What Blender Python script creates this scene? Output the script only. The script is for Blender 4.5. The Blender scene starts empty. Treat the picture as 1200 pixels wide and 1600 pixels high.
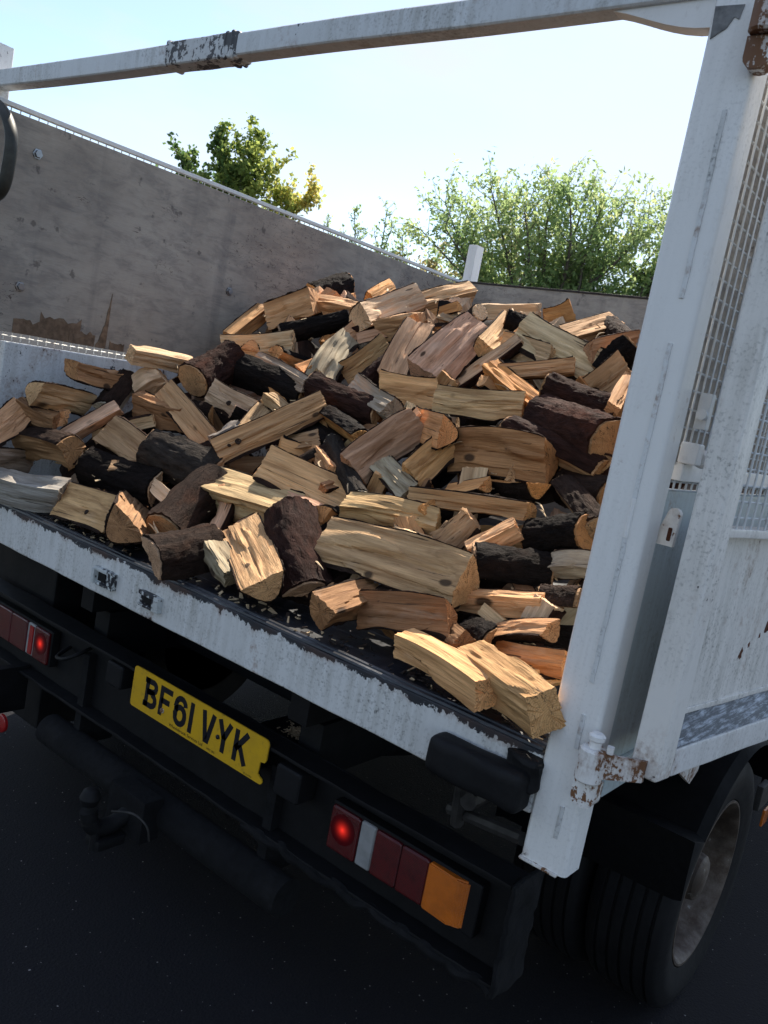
import bpy, bmesh, math, random
from mathutils import Vector, Matrix, noise
import numpy as np

scene = bpy.context.scene
COL = scene.collection
R = math.radians
rnd = random.Random(7)

# ------------------------------------------------------------------ camera
CAM_POS = Vector((0.5753, -1.3415, 1.4379))
YAW, PITCH, ROLL = R(37.10), R(-8.12), R(10.83)
fwd = Vector((-math.sin(YAW)*math.cos(PITCH), math.cos(YAW)*math.cos(PITCH), math.sin(PITCH)))
rgt0 = Vector((math.cos(YAW), math.sin(YAW), 0)); up0 = rgt0.cross(fwd)
rgt = rgt0*math.cos(ROLL) + up0*math.sin(ROLL); upv = -rgt0*math.sin(ROLL) + up0*math.cos(ROLL)
cd = bpy.data.cameras.new('Camera'); cam = bpy.data.objects.new('Camera', cd); COL.objects.link(cam)
m = Matrix.Identity(4)
for i in range(3):
    m[i][0], m[i][1], m[i][2], m[i][3] = rgt[i], upv[i], -fwd[i], CAM_POS[i]
cam.matrix_world = m
cd.sensor_fit = 'VERTICAL'; cd.sensor_height = 36; cd.lens = 1337.6/1600*36
cd.clip_start = 0.05; cd.clip_end = 2000
cd.dof.use_dof = True; cd.dof.focus_distance = 2.3; cd.dof.aperture_fstop = 15
scene.camera = cam

# ------------------------------------------------------------------ sky and sun
SUN_AZ, SUN_EL = R(21), R(52)        # azimuth from +Y towards -X
sun_dir = Vector((-math.sin(SUN_AZ)*math.cos(SUN_EL), math.cos(SUN_AZ)*math.cos(SUN_EL), math.sin(SUN_EL)))
w = bpy.data.worlds.new('World'); scene.world = w; w.use_nodes = True
nt = w.node_tree; nt.nodes.clear()
out = nt.nodes.new('ShaderNodeOutputWorld'); bg = nt.nodes.new('ShaderNodeBackground')
sky = nt.nodes.new('ShaderNodeTexSky'); sky.sky_type = 'NISHITA'; sky.sun_disc = False
sky.sun_elevation = SUN_EL; sky.sun_rotation = -SUN_AZ
sky.air_density = 1.0; sky.dust_density = .65; sky.ozone_density = 1.0
tc = nt.nodes.new('ShaderNodeTexCoord'); mp = nt.nodes.new('ShaderNodeMapping'); mp.inputs['Scale'].default_value = (1.6, 1.6, 4.5)
mp.inputs['Rotation'].default_value = (0, R(6), R(20))
cn = nt.nodes.new('ShaderNodeTexNoise'); cn.inputs['Scale'].default_value = 1.7; cn.inputs['Detail'].default_value = 7; cn.inputs['Roughness'].default_value = .55
cr = nt.nodes.new('ShaderNodeValToRGB'); cr.color_ramp.elements[0].position = .43; cr.color_ramp.elements[1].position = .70
cr.color_ramp.elements[0].color = (0, 0, 0, 1); cr.color_ramp.elements[1].color = (.75, .75, .75, 1)
mx = nt.nodes.new('ShaderNodeMix'); mx.data_type = 'RGBA'; mx.inputs[7].default_value = (4.15, 4.1, 4.05, 1)
nt.links.new(tc.outputs['Generated'], mp.inputs[0]); nt.links.new(mp.outputs[0], cn.inputs['Vector'])
nt.links.new(cn.outputs['Fac'], cr.inputs[0]); nt.links.new(cr.outputs[0], mx.inputs[0])
nt.links.new(sky.outputs[0], mx.inputs[6]); nt.links.new(mx.outputs[2], bg.inputs[0])
bg.inputs[1].default_value = 0.10
nt.links.new(bg.outputs[0], out.inputs[0])
sd = bpy.data.lights.new('Sun', 'SUN'); sd.energy = 4.2; sd.angle = R(0.53); sd.color = (1.0, .91, .77)
sun = bpy.data.objects.new('Sun', sd); COL.objects.link(sun)
sun.rotation_euler = (-sun_dir).to_track_quat('-Z', 'Y').to_euler(); sun.location = (0, 0, 20)
vs = scene.view_settings
vs.view_transform = 'Standard'; vs.look = 'None'; vs.gamma = 1; vs.use_curve_mapping = False
vs.exposure = 1.15

# ------------------------------------------------------------------ node helper
class G:
    def __init__(s, name):
        s.mat = bpy.data.materials.new(name); s.mat.use_nodes = True
        s.t = s.mat.node_tree; s.t.nodes.clear()
        s.out = s.t.nodes.new('ShaderNodeOutputMaterial'); s.b = s.t.nodes.new('ShaderNodeBsdfPrincipled')
        s.t.links.new(s.b.outputs[0], s.out.inputs[0])
        s.tc = s.t.nodes.new('ShaderNodeTexCoord')
    def n(s, typ, ins=None, **kw):
        nd = s.t.nodes.new('ShaderNode'+typ)
        for k, v in kw.items(): setattr(nd, k, v)
        for k, v in (ins or {}).items(): s.put(nd.inputs[k], v)
        return nd
    def put(s, sock, v):
        if hasattr(v, 'is_linked') or hasattr(v, 'links'): s.t.links.new(v, sock)
        else: sock.default_value = v
    def noise(s, scale=(1, 1, 1), sc=1., detail=5, rough=.6, vec=None, loc=None, dist=0.):
        mpn = s.n('Mapping', {'Vector': vec or s.tc.outputs['Object'], 'Scale': scale})
        if loc is not None: s.put(mpn.inputs['Location'], loc)
        return s.n('TexNoise', {'Vector': mpn.outputs[0], 'Scale': sc, 'Detail': detail, 'Roughness': rough, 'Distortion': dist}).outputs['Fac']
    def ramp(s, f, a, b, lo=0., hi=1.):
        return s.n('MapRange', {'Value': f, 'From Min': a, 'From Max': b, 'To Min': lo, 'To Max': hi}).outputs[0]
    def math(s, op, a, b=0., c=None):
        nd = s.n('Math', operation=op); s.put(nd.inputs[0], a); s.put(nd.inputs[1], b)
        if c is not None: s.put(nd.inputs[2], c)
        return nd.outputs[0]
    def mix(s, f, a, b, mode='MIX'):
        nd = s.n('Mix', data_type='RGBA', blend_type=mode); s.put(nd.inputs[0], f)
        for i, v in ((6, a), (7, b)):
            if isinstance(v, tuple) and len(v) == 3: v = v+(1,)
            s.put(nd.inputs[i], v)
        return nd.outputs[2]
    def bump(s, h, strength=.3, dist=.01):
        bn = s.n('Bump', {'Height': h, 'Strength': strength, 'Distance': dist}); s.t.links.new(bn.outputs[0], s.b.inputs['Normal']); return bn
    def set(s, **kw):
        for k, v in kw.items():
            if isinstance(v, tuple) and len(v) == 3: v = v+(1,)
            s.put(s.b.inputs[k.replace('_', ' ')], v)
        return s.mat

def plain(name, col, rough=.6, metal=0., var=.25, sc=30, bump=.1, spec=.28):
    g = G(name); n1 = g.noise(sc=sc, detail=6); n2 = g.noise(sc=sc*.17, detail=4)
    c = g.mix(g.ramp(n1, .3, .7), tuple(x*(1-var) for x in col), tuple(x*(1+var) for x in col))
    c = g.mix(g.ramp(n2, .35, .7, 0, .5), c, tuple(x*.6 for x in col))
    g.bump(n1, bump, .004)
    return g.set(Base_Color=c, Roughness=g.ramp(n2, .3, .7, rough-.1, rough+.1), Metallic=metal, Specular_IOR_Level=spec)

def paint(name, base=(.83, .81, .785), thr=.70, dirt=.35, edges=(), rough=.38, chipcol=(.018, .02, .026), rust=.6, streak=1., dirtcol=(.22, .21, .17), zs=.55):
    """old white paint: chips to dark primer, a rim of rust, rain streaks. edges: (axis, from, to, gain) where wear gathers"""
    g = G(name)
    sep = g.n('SeparateXYZ', {0: g.tc.outputs['Object']})
    n1 = g.noise(scale=(1, 1, zs), sc=13, detail=10, rough=.74); n2 = g.noise(sc=95, detail=5, rough=.6)
    f = g.math('MULTIPLY_ADD', n2, .30, g.math('MULTIPLY', n1, .70))
    for ax, a, b, gain in edges:
        f = g.math('ADD', f, g.ramp(sep.outputs[ax], a, b, 0, gain))
    chip = g.ramp(f, thr, thr+.012); fringe = g.ramp(f, thr-.10, thr+.005)
    st = g.noise(scale=(55, 55, 3.5), sc=1, detail=5, rough=.65); sm = g.noise(sc=4.5, detail=6, rough=.65)
    dm = g.math('MULTIPLY', g.ramp(st, .38, .72), g.ramp(sm, .35, .75))
    fine = g.ramp(g.noise(sc=160, detail=3), .52, .74)
    dm2 = g.math('MULTIPLY', g.math('MULTIPLY', fine, g.ramp(sm, .38, .66)), .6)
    c = g.mix(g.ramp(sm, .3, .7), tuple(x*.93 for x in base), base)
    c = g.mix(g.math('MULTIPLY', dm, dirt*streak), c, dirtcol)
    c = g.mix(g.math('MULTIPLY', dm2, dirt*1.6), c, (.09, .09, .085))
    rn = g.ramp(g.noise(sc=6, detail=3), .45, .62)
    c = g.mix(g.math('MULTIPLY', g.math('MULTIPLY', fringe, rn), rust), c, (.20, .085, .03))
    c = g.mix(chip, c, g.mix(g.math('MULTIPLY', rn, rust*.6), chipcol, (.12, .05, .022)))
    h = g.math('MULTIPLY_ADD', chip, -.9, g.math('MULTIPLY', n2, .12))
    g.bump(h, .25, .003)
    return g.set(Base_Color=c, Roughness=g.math('MULTIPLY_ADD', dm, .3, g.math('MULTIPLY_ADD', chip, .2, rough)))

M = {}
M['white'] = paint('white_paint', thr=.66)
M['sill'] = paint('sill_paint', thr=.645, dirt=1., edges=((2, .846, .880, .33), (2, .768, .754, .10)), base=(.69, .69, .68))
M['post'] = paint('post_paint', thr=.675, dirt=.3, edges=((0, .008, -.003, .12), (2, .72, .68, .12)), base=(.83, .82, .80))
M['gate'] = paint('gate_paint', thr=.635, dirt=.9, edges=((2, .95, .90, .09),), base=(.80, .77, .73))
M['rail'] = paint('gate_rail_paint', thr=.615, dirt=.8, base=(.76, .75, .74))
def mk_scuff():
    g = G('scuffed_ledge'); a = g.noise(scale=(150, 9, 150), sc=1, detail=8, rough=.75, dist=.5); b = g.noise(sc=30, detail=5)
    c = g.mix(g.ramp(g.math('MULTIPLY_ADD', b, .35, a), .64, .84), (.035, .042, .055), (.40, .44, .50)); g.bump(a, .4, .003)
    return g.set(Base_Color=c, Roughness=.5)
M['scuff'] = mk_scuff()
M['bar'] = paint('bar_paint', thr=.63, dirt=.75, base=(.66, .68, .69), edges=((2, 2.157, 2.168, .10),))
M['worn'] = paint('worn_sleeve_paint', thr=.52, dirt=.5, base=(.6, .61, .61), chipcol=(.07, .07, .075), rust=.2)
M['drop'] = paint('dropside_paint', thr=.575, dirt=.8, base=(.66, .68, .69))
M['hinge'] = paint('rusty_hinge_paint', thr=.53, dirt=.6, rust=1., chipcol=(.17, .075, .03), zs=.22)
M['hinge2'] = paint('seam_paint', thr=.585, dirt=1., rust=1., base=(.72, .73, .73), chipcol=(.10, .07, .05))
M['pad'] = paint('socket_paint', thr=.50, dirt=.8, base=(.55, .58, .58), rust=.1)
M['mesh'] = paint('mesh_paint', thr=.64, dirt=.3, base=(.62, .64, .65))
M['rustspot'] = plain('rust', (.10, .035, .018), .9, var=.5, sc=60, bump=.6)
M['primer'] = plain('grey_primer', (.20, .20, .20), .7, var=.5, sc=40)
M['black'] = plain('black_chassis', (.0032, .0032, .0042), .65, var=.5, sc=22, bump=.4)
M['mud'] = plain('muddy_black', (.004, .004, .005), .9, var=.7, sc=45, bump=.9)
M['rubber'] = plain('rubber', (.0042, .0042, .0054), .7, var=.35, sc=60, bump=.2)
M['inner'] = paint('side_paint_with_shade', thr=.64, dirt=.7, base=(.46, .54, .57))  # white paint with the gap's bluish shade put into its base colour
M['dkmetal'] = plain('dark_bracket', (.03, .028, .027), .6, var=.6, sc=25, bump=.4)
M['steel'] = plain('bolt_steel', (.35, .36, .37), .35, metal=.9)
M['handle'] = plain('handle_coat', (.045, .045, .038), .45, var=.4, sc=30)
M['capping'] = plain('headboard_angle', (.035, .025, .022), .6, var=.5)

def mk_floor():
    g = G('scratched_black_floor')
    a = g.noise(scale=(3, 60, 60), sc=1.5, detail=7, rough=.7, dist=.6); b = g.noise(scale=(40, 5, 40), sc=1.2, detail=6, rough=.7)
    n = g.noise(sc=9, detail=6)
    sc = g.math('MULTIPLY', g.ramp(a, .60, .68), g.ramp(n, .42, .62))
    c = g.mix(g.ramp(b, .4, .8), (.010, .011, .015), (.03, .033, .042)); c = g.mix(sc, c, (.36, .39, .43))
    g.bump(a, .3, .003)
    return g.set(Base_Color=c, Roughness=g.ramp(n, .3, .7, .28, .5))
M['floor'] = mk_floor()

def mk_ply():
    g = G('weathered_plywood')
    sep = g.n('SeparateXYZ', {0: g.tc.outputs['Object']})
    big = g.noise(sc=2.2, detail=7, rough=.62); med = g.noise(scale=(9, 9, 26), sc=1, detail=8, rough=.7, dist=.5)
    grain = g.noise(scale=(20, 20, 300), sc=1, detail=4, rough=.7)
    run = g.noise(scale=(9, 9, .7), sc=1, detail=5, rough=.6)
    c = g.mix(g.ramp(big, .32, .70), (.27, .23, .19), (.45, .395, .33))
    c = g.mix(g.ramp(med, .46, .68, 0, .65), c, (.16, .143, .132))
    c = g.mix(g.ramp(med, .42, .25, 0, .5), c, (.46, .39, .315))
    c = g.mix(g.ramp(run, .56, .70, 0, .40), c, (.12, .112, .112))
    c = g.mix(g.ramp(grain, .45, .75, 0, .25), c, (.15, .135, .125))
    s1 = g.noise(scale=(14, 14, 42), sc=1, detail=2, rough=.4, dist=1.4)
    line = g.ramp(g.math('ABSOLUTE', g.math('SUBTRACT', s1, .5)), .011, .002)
    gate = g.ramp(g.noise(sc=3.1, detail=3), .51, .57)
    c = g.mix(g.math('MULTIPLY', g.math('MULTIPLY', line, gate), .8), c, (.05, .03, .024))
    spot = g.ramp(g.noise(sc=17, detail=4), .64, .70)
    c = g.mix(g.math('MULTIPLY', spot, .6), c, (.06, .05, .048))
    g.bump(g.math('ADD', med, grain), .16, .003)
    return g.set(Base_Color=c, Roughness=.72, Specular_IOR_Level=.25)
M['ply'] = mk_ply()
M['veneer'] = plain('torn_veneer', (.19, .125, .08), .8, var=.5, sc=40, bump=.3)

def mk_asphalt():
    g = G('asphalt')
    a = g.noise(sc=260, detail=3, rough=.7); b = g.noise(sc=1.1, detail=6, rough=.6); v = g.n('TexVoronoi', {'Vector': g.tc.outputs['Object'], 'Scale': 140.}).outputs['Distance']
    c = g.mix(g.ramp(a, .35, .7), (.0055, .0056, .0075), (.019, .019, .022))
    c = g.mix(g.ramp(b, .3, .7, 0, .5), c, (.013, .013, .017))
    sp = g.ramp(g.noise(sc=120, detail=1, rough=.3), .775, .80)
    c = g.mix(sp, c, (.35, .34, .32))
    h = g.math('MULTIPLY_ADD', v, .8, a); g.bump(h, .6, .004)
    return g.set(Base_Color=c, Roughness=.85, Specular_IOR_Level=.15)
M['asphalt'] = mk_asphalt()

def mk_rim():
    g = G('rusty_rim')
    a = g.noise(sc=26, detail=8, rough=.7); b = g.noise(sc=7, detail=5)
    c = g.mix(g.ramp(a, .38, .62), (.055, .034, .022), (.13, .105, .085)); c = g.mix(g.ramp(b, .45, .62), c, (.035, .024, .017))
    c = g.mix(g.ramp(a, .64, .68), c, (.30, .29, .27)); g.bump(a, .4, .003)
    return g.set(Base_Color=c, Roughness=.65, Metallic=.25)
M['rim'] = mk_rim()

def lens(name, col, glow=None):
    g = G(name)
    wv = g.n('TexWave', {'Vector': g.tc.outputs['Object'], 'Scale': 95., 'Distortion': .3}, bands_direction='Z')
    wv2 = g.n('TexWave', {'Vector': g.tc.outputs['Object'], 'Scale': 95., 'Distortion': .3}, bands_direction='X')
    g.bump(g.math('MULTIPLY', wv.outputs['Fac'], wv2.outputs['Fac']), .4, .002)
    dn = g.noise(sc=25, detail=6); col = g.mix(g.ramp(dn, .45, .8, 0, .6), col, tuple(x*.35+.004 for x in col))
    return g.set(Base_Color=col, Roughness=.16, Coat_Weight=.4)
M['red'] = lens('red_lens', (.075, .003, .005)); M['red2'] = lens('bright_red_lens', (.30, .01, .01)); M['amber'] = lens('amber_lens', (.55, .13, .008)); M['clear'] = lens('reverse_lens', (.28, .28, .28))
g = G('lens_glow'); at_ = g.n('Attribute', attribute_name='tint').outputs['Fac']
M['glow_spot'] = g.set(Base_Color=(.075, .003, .005), Roughness=.2, Emission_Color=(1., .035, .02), Emission_Strength=g.math('MULTIPLY', g.math('POWER', at_, 3.2), .5))
g = G('plate_yellow'); a = g.noise(sc=60, detail=5); b = g.noise(sc=14, detail=4)
c = g.mix(g.ramp(b, .45, .75, 0, .5), (.62, .36, .015), (.40, .24, .03)); c = g.mix(g.ramp(a, .60, .72, 0, .4), c, (.2, .13, .04))
M['yellow'] = g.set(Base_Color=c, Roughness=.32)
M['ink'] = plain('plate_ink', (.012, .012, .016), .4, var=.1)

# ------------------------------------------------------------------ logs' materials
def mk_wood(end=False):
    g = G('sawn_end' if end else 'split_wood')
    oi = g.n('ObjectInfo'); col = oi.outputs['Color']
    off = g.n('CombineXYZ', {0: g.math('MULTIPLY', oi.outputs['Random'], 41.), 1: g.math('MULTIPLY', oi.outputs['Random'], 17.3), 2: 3.1}).outputs[0]
    P = g.n('VectorMath', {0: g.tc.outputs['Object'], 1: off}, operation='ADD').outputs[0]
    sc_ = g.math('MULTIPLY_ADD', oi.outputs['Random'], .9, .55)
    P = g.n('VectorMath', {0: P, 'Scale': sc_}, operation='SCALE').outputs[0]
    if not end:
        fib = g.noise((3.0, 42, 42), 1, 6, .62, P, dist=.35); fine = g.noise((7, 260, 260), 1, 4, .7, P); st = g.noise((5, 11, 11), 1, 5, .6, P)
        crk = g.noise((2.2, 95, 95), 1, 3, .55, P, dist=.2)
        c = g.mix(g.ramp(fib, .30, .72), g.mix(1., col, (.50, .42, .35), 'MULTIPLY'), g.mix(1., col, (1.45, 1.43, 1.38), 'MULTIPLY'))
        c = g.mix(g.ramp(fine, .40, .72, 0, .40), c, g.mix(1., col, (.55, .45, .38), 'MULTIPLY'))
        c = g.mix(g.ramp(st, .58, .78, 0, .55), c, g.mix(1., col, (.40, .33, .30), 'MULTIPLY'))
        c = g.mix(g.ramp(st, .40, .26, 0, .45), c, g.mix(.45, col, (.66, .54, .42)))
        c = g.mix(g.ramp(crk, .655, .69, 0, .8), c, (.03, .02, .014))
        kn = g.n('TexVoronoi', {'Vector': g.n('Mapping', {'Vector': P, 'Scale': (5, 9, 9)}).outputs[0], 'Scale': 1.}).outputs['Distance']
        c = g.mix(g.ramp(kn, .115, .075, 0, .9), c, (.045, .026, .016))
        h = g.math('MULTIPLY_ADD', fine, .5, g.math('MULTIPLY_ADD', crk, -.6, fib)); g.bump(h, .8, .007)
    else:
        sep = g.n('SeparateXYZ', {0: g.tc.outputs['Object']})
        y = g.math('ADD', sep.outputs[1], .028); z = g.math('ADD', sep.outputs[2], .02)
        wob = g.noise(sc=22, detail=3, vec=P)
        rr = g.math('SQRT', g.math('ADD', g.math('MULTIPLY', y, y), g.math('MULTIPLY', z, z)))
        rr = g.math('MULTIPLY_ADD', wob, .012, rr)
        ring = g.math('SINE', g.math('MULTIPLY', rr, 1500.))
        saw = g.noise((40, 30, 240), 1, 4, .6, P); st = g.noise((12, 12, 12), 1, 5, .6, P)
        c = g.mix(g.ramp(ring, -1, 1, 0, .55), g.mix(1., col, (1.3, 1.2, 1.08), 'MULTIPLY'), g.mix(1., col, (.78, .62, .47), 'MULTIPLY'))
        c = g.mix(g.ramp(st, .42, .72, 0, .7), c, g.mix(1., col, (.34, .28, .25), 'MULTIPLY'))
        c = g.mix(g.ramp(saw, .45, .75, 0, .35), c, g.mix(1., col, (.5, .42, .36), 'MULTIPLY'))
        ang = g.math('ARCTAN2', z, y); av = g.n('CombineXYZ', {0: g.math('MULTIPLY', ang, 2.6), 1: g.math('MULTIPLY', oi.outputs['Random'], 50.), 2: g.math('MULTIPLY', rr, 14.)}).outputs[0]
        ck = g.n('TexNoise', {'Vector': av, 'Scale': 2.2, 'Detail': 2., 'Roughness': .5}).outputs['Fac']
        c = g.mix(g.ramp(g.math('ABSOLUTE', g.math('SUBTRACT', ck, .5)), .014, .004, 0, .85), c, (.03, .02, .014))
        g.bump(g.math('ADD', saw, g.math('MULTIPLY', st, .6)), .5, .004)
    return g.set(Base_Color=c, Roughness=.78, Specular_IOR_Level=.22)
M['wood'] = mk_wood(); M['end'] = mk_wood(True)
def mk_bark():
    g = G('bark')
    oi = g.n('ObjectInfo'); col = oi.outputs['Color']
    off = g.n('CombineXYZ', {0: g.math('MULTIPLY', oi.outputs['Random'], 31.), 1: g.math('MULTIPLY', oi.outputs['Random'], 13.), 2: 1.}).outputs[0]
    P = g.n('VectorMath', {0: g.tc.outputs['Object'], 1: off}, operation='ADD').outputs[0]
    a = g.noise((14, 48, 48), 1, 8, .7, P, dist=.4); b = g.noise((8, 12, 12), 1, 5, .6, P); f = g.noise((90, 160, 160), 1, 4, .7, P)
    c = g.mix(g.ramp(a, .34, .68), g.mix(1., col, (.40, .38, .38), 'MULTIPLY'), g.mix(1., col, (1.5, 1.45, 1.4), 'MULTIPLY'))
    c = g.mix(g.ramp(b, .55, .74, 0, .6), c, g.mix(1., col, (2.3, 1.7, 1.35), 'MULTIPLY'))
    c = g.mix(g.ramp(f, .68, .76, 0, .55), c, (.16, .13, .11))
    g.bump(g.math('MULTIPLY_ADD', f, .4, a), 1., .016)
    return g.set(Base_Color=c, Roughness=g.ramp(b, .3, .7, .7, .95), Specular_IOR_Level=.10)
M['bark'] = mk_bark()

# ------------------------------------------------------------------ mesh helpers
def finish(name, bm, mat, parent=None, smooth=35, mats=None):
    me = bpy.data.meshes.new(name)
    bmesh.ops.recalc_face_normals(bm, faces=bm.faces); bm.to_mesh(me); bm.free()
    for mm in (mats or [mat]): me.materials.append(M[mm])
    if smooth:
        me.polygons.foreach_set('use_smooth', [True]*len(me.polygons)); me.set_sharp_from_angle(angle=R(smooth))
    o = bpy.data.objects.new(name, me)
    if smooth: o.modifiers.new('wn', 'WEIGHTED_NORMAL').keep_sharp = True
    o = o; COL.objects.link(o)
    if parent is not None: attach(o, parent)
    return o
def attach(o, parent):
    if parent.parent is not None and parent.parent.parent is not None: parent = parent.parent    # thing > part > sub-part, no deeper
    o.parent = parent
    base = ROOT_LOC.get(parent.name)
    if base is not None: o.matrix_parent_inverse = Matrix.Translation(base).inverted()
ROOT_LOC = {}
def root(name, loc, label, cat, group=None):
    o = bpy.data.objects.new(name, None); COL.objects.link(o); o.location = loc; o.empty_display_size = .2
    ROOT_LOC[o.name] = Vector(loc); tag(o, label, cat, group); return o
def tag(o, label, cat, group=None):
    o['label'] = label; o['category'] = cat
    if group: o['group'] = group
def kind(o, k): o['kind'] = k; return o

def box(x0, x1, y0, y1, z0, z1, bev=.003, seg=2, cut=0, warp=0., wsc=3.):
    bm = bmesh.new(); bmesh.ops.create_cube(bm, size=1)
    for v in bm.verts: v.co = Vector(((x0+x1)/2+v.co.x*(x1-x0), (y0+y1)/2+v.co.y*(y1-y0), (z0+z1)/2+v.co.z*(z1-z0)))
    if bev: bmesh.ops.bevel(bm, geom=bm.edges[:], offset=bev, segments=seg, profile=.6, affect='EDGES')
    if cut:
        lo = Vector((x0, y0, z0)); hi = Vector((x1, y1, z1)); d = hi-lo
        for ax in range(3):
            n = int(d[ax]/cut)
            for k in range(1, n):
                co = lo.copy(); co[ax] += d[ax]*k/n; no = Vector((0, 0, 0)); no[ax] = 1
                bmesh.ops.bisect_plane(bm, geom=bm.verts[:]+bm.edges[:]+bm.faces[:], plane_co=co, plane_no=no)
    if warp: wobble(bm, warp, wsc)
    return bm
def wobble(bm, amp, sc=3.):
    for v in bm.verts:
        q = v.co*sc; v.co += Vector((noise.noise(q), noise.noise(q+Vector((7, 3, 1))), noise.noise(q+Vector((1, 9, 5)))))*amp
def merge(*bms):
    r = bmesh.new()
    for b in bms:
        t = bpy.data.meshes.new('t'); b.to_mesh(t); b.free(); r.from_mesh(t); bpy.data.meshes.remove(t)
    return r
def xform(bm, mat):
    bmesh.ops.transform(bm, matrix=mat, verts=bm.verts); return bm
def tube(pts, r, seg=10, ry=None, upd=(0, 0, 1), cap=True):
    """sweep an ellipse (r x ry) along points; r may be a list"""
    bm = bmesh.new(); pts = [Vector(p) for p in pts]; n = len(pts); rings = []
    for i, p in enumerate(pts):
        t = (pts[min(i+1, n-1)]-pts[max(i-1, 0)]).normalized(); u = Vector(upd)
        if abs(t.dot(u)) > .95: u = Vector((1, 0, 0)) if abs(t.x) < .9 else Vector((0, 1, 0))
        s = t.cross(u).normalized(); u = s.cross(t)
        rr = r[i] if isinstance(r, (list, tuple)) else r; r2 = ry if ry is not None else rr
        rings.append([bm.verts.new(p+s*math.cos(a)*rr+u*math.sin(a)*r2) for a in [2*math.pi*k/seg for k in range(seg)]])
    for a, b in zip(rings, rings[1:]):
        for k in range(seg): bm.faces.new((a[k], a[(k+1) % seg], b[(k+1) % seg], b[k]))
    if cap: bm.faces.new(rings[0][::-1]); bm.faces.new(rings[-1])
    return bm
def lathe(prof, c, seg=64, axis='X'):
    """revolve (a, r) pairs about an axis through c"""
    bm = bmesh.new(); rings = []
    for a, r in prof:
        ring = []
        for k in range(seg):
            t = 2*math.pi*k/seg
            if axis == 'X': q = (c[0]+a, c[1]+r*math.cos(t), c[2]+r*math.sin(t))
            elif axis == 'Y': q = (c[0]+r*math.cos(t), c[1]+a, c[2]+r*math.sin(t))
            else: q = (c[0]+r*math.cos(t), c[1]+r*math.sin(t), c[2]+a)
            ring.append(bm.verts.new(q))
        rings.append(ring)
    for a, b in zip(rings, rings[1:]):
        for k in range(seg): bm.faces.new((a[k], a[(k+1) % seg], b[(k+1) % seg], b[k]))
    bm.faces.new(rings[0]); bm.faces.new(rings[-1])
    return bm
def prism(poly, f0, f1):
    """poly of 2D points; f0/f1 map a 2D point to the two 3D faces"""
    bm = bmesh.new(); a = [bm.verts.new(f0(*p)) for p in poly]; b = [bm.verts.new(f1(*p)) for p in poly]
    bm.faces.new(a); bm.faces.new(b[::-1]); n = len(poly)
    for k in range(n): bm.faces.new((a[k], a[(k+1) % n], b[(k+1) % n], b[k]))
    return bm
def wires(segs, r):
    """thin square-section wires as one mesh"""
    bm = bmesh.new()
    for a, b in segs:
        a = Vector(a); b = Vector(b); t = (b-a).normalized(); u = Vector((0, 0, 1)) if abs(t.z) < .9 else Vector((1, 0, 0))
        s = t.cross(u).normalized(); u = s.cross(t); rg = []
        for p in (a, b): rg.append([bm.verts.new(p+s*math.cos(k*math.pi/3)*r+u*math.sin(k*math.pi/3)*r) for k in range(6)])
        for k in range(6): bm.faces.new((rg[0][k], rg[0][(k+1) % 6], rg[1][(k+1) % 6], rg[1][k]))
    return bm

# ------------------------------------------------------------------ ground
bm = bmesh.new(); bmesh.ops.create_grid(bm, x_segments=8, y_segments=8, size=300)
kind(finish('ground', bm, 'asphalt', smooth=0), 'structure')

# ------------------------------------------------------------------ the truck
TR = root('tipper_truck', (-1.085, 1.6, 0), 'battered white caged tipper truck, rear gates open, loaded with split firewood', 'truck')
XL = -2.171                                              # inner face of the far rear post

# load bed
finish('bed_floor', box(-2.13, .045, .045, 2.59, .835, .872, .002, cut=.25, warp=.002), 'floor', TR)
sill = finish('rear_sill', merge(box(-2.17, -.002, .004, .075, .756, .874, .007, 3, cut=.06, warp=.0022, wsc=9)), 'sill', TR)
for yy, zz in ((.012, .8745), (.026, .8765)):
    finish('sill_bead', tube([(x, yy+.001*noise.noise(Vector((x*9, yy, 0))), zz+.0012*noise.noise(Vector((x*7, 3, yy)))) for x in np.linspace(-2.165, -.006, 60)], .0065, 8), 'floor', sill)
finish('sill_plate', box(-2.14, -.004, .034, .10, .868, .8765, .002, cut=.1, warp=.0015, wsc=8), 'floor', sill)
def socket(x0, x1, z0, z1, openleft):
    bm = merge(box(x0, x1, -.012, .006, z1-.010, z1, .003, cut=.02, warp=.002, wsc=40), box(x0, x1, -.012, .006, z0, z0+.008, .003, cut=.02, warp=.002, wsc=40),
               box(x1-.024, x1, -.0135, .005, z0+.006, z1-.006, .003, cut=.02, warp=.003, wsc=40), box(x0+.004, x1-.02, -.003, .005, z0+.004, z1-.006, .002, cut=.02, warp=.003, wsc=40),
               box(x0, x0+.012, -.016 if not openleft else -.006, .004, z0+.002, z1-.004, .003, cut=.02, warp=.002, wsc=40))
    s_ = finish('latch_socket', bm, 'pad', sill)
    finish('latch_slot', box(x0+.016, x0+.05, -.0055, .0, z0+.010, z1-.013, .002), 'black', s_)
socket(-1.352, -1.262, .786, .832, False); socket(-1.150, -1.065, .786, .826, True)

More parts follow.
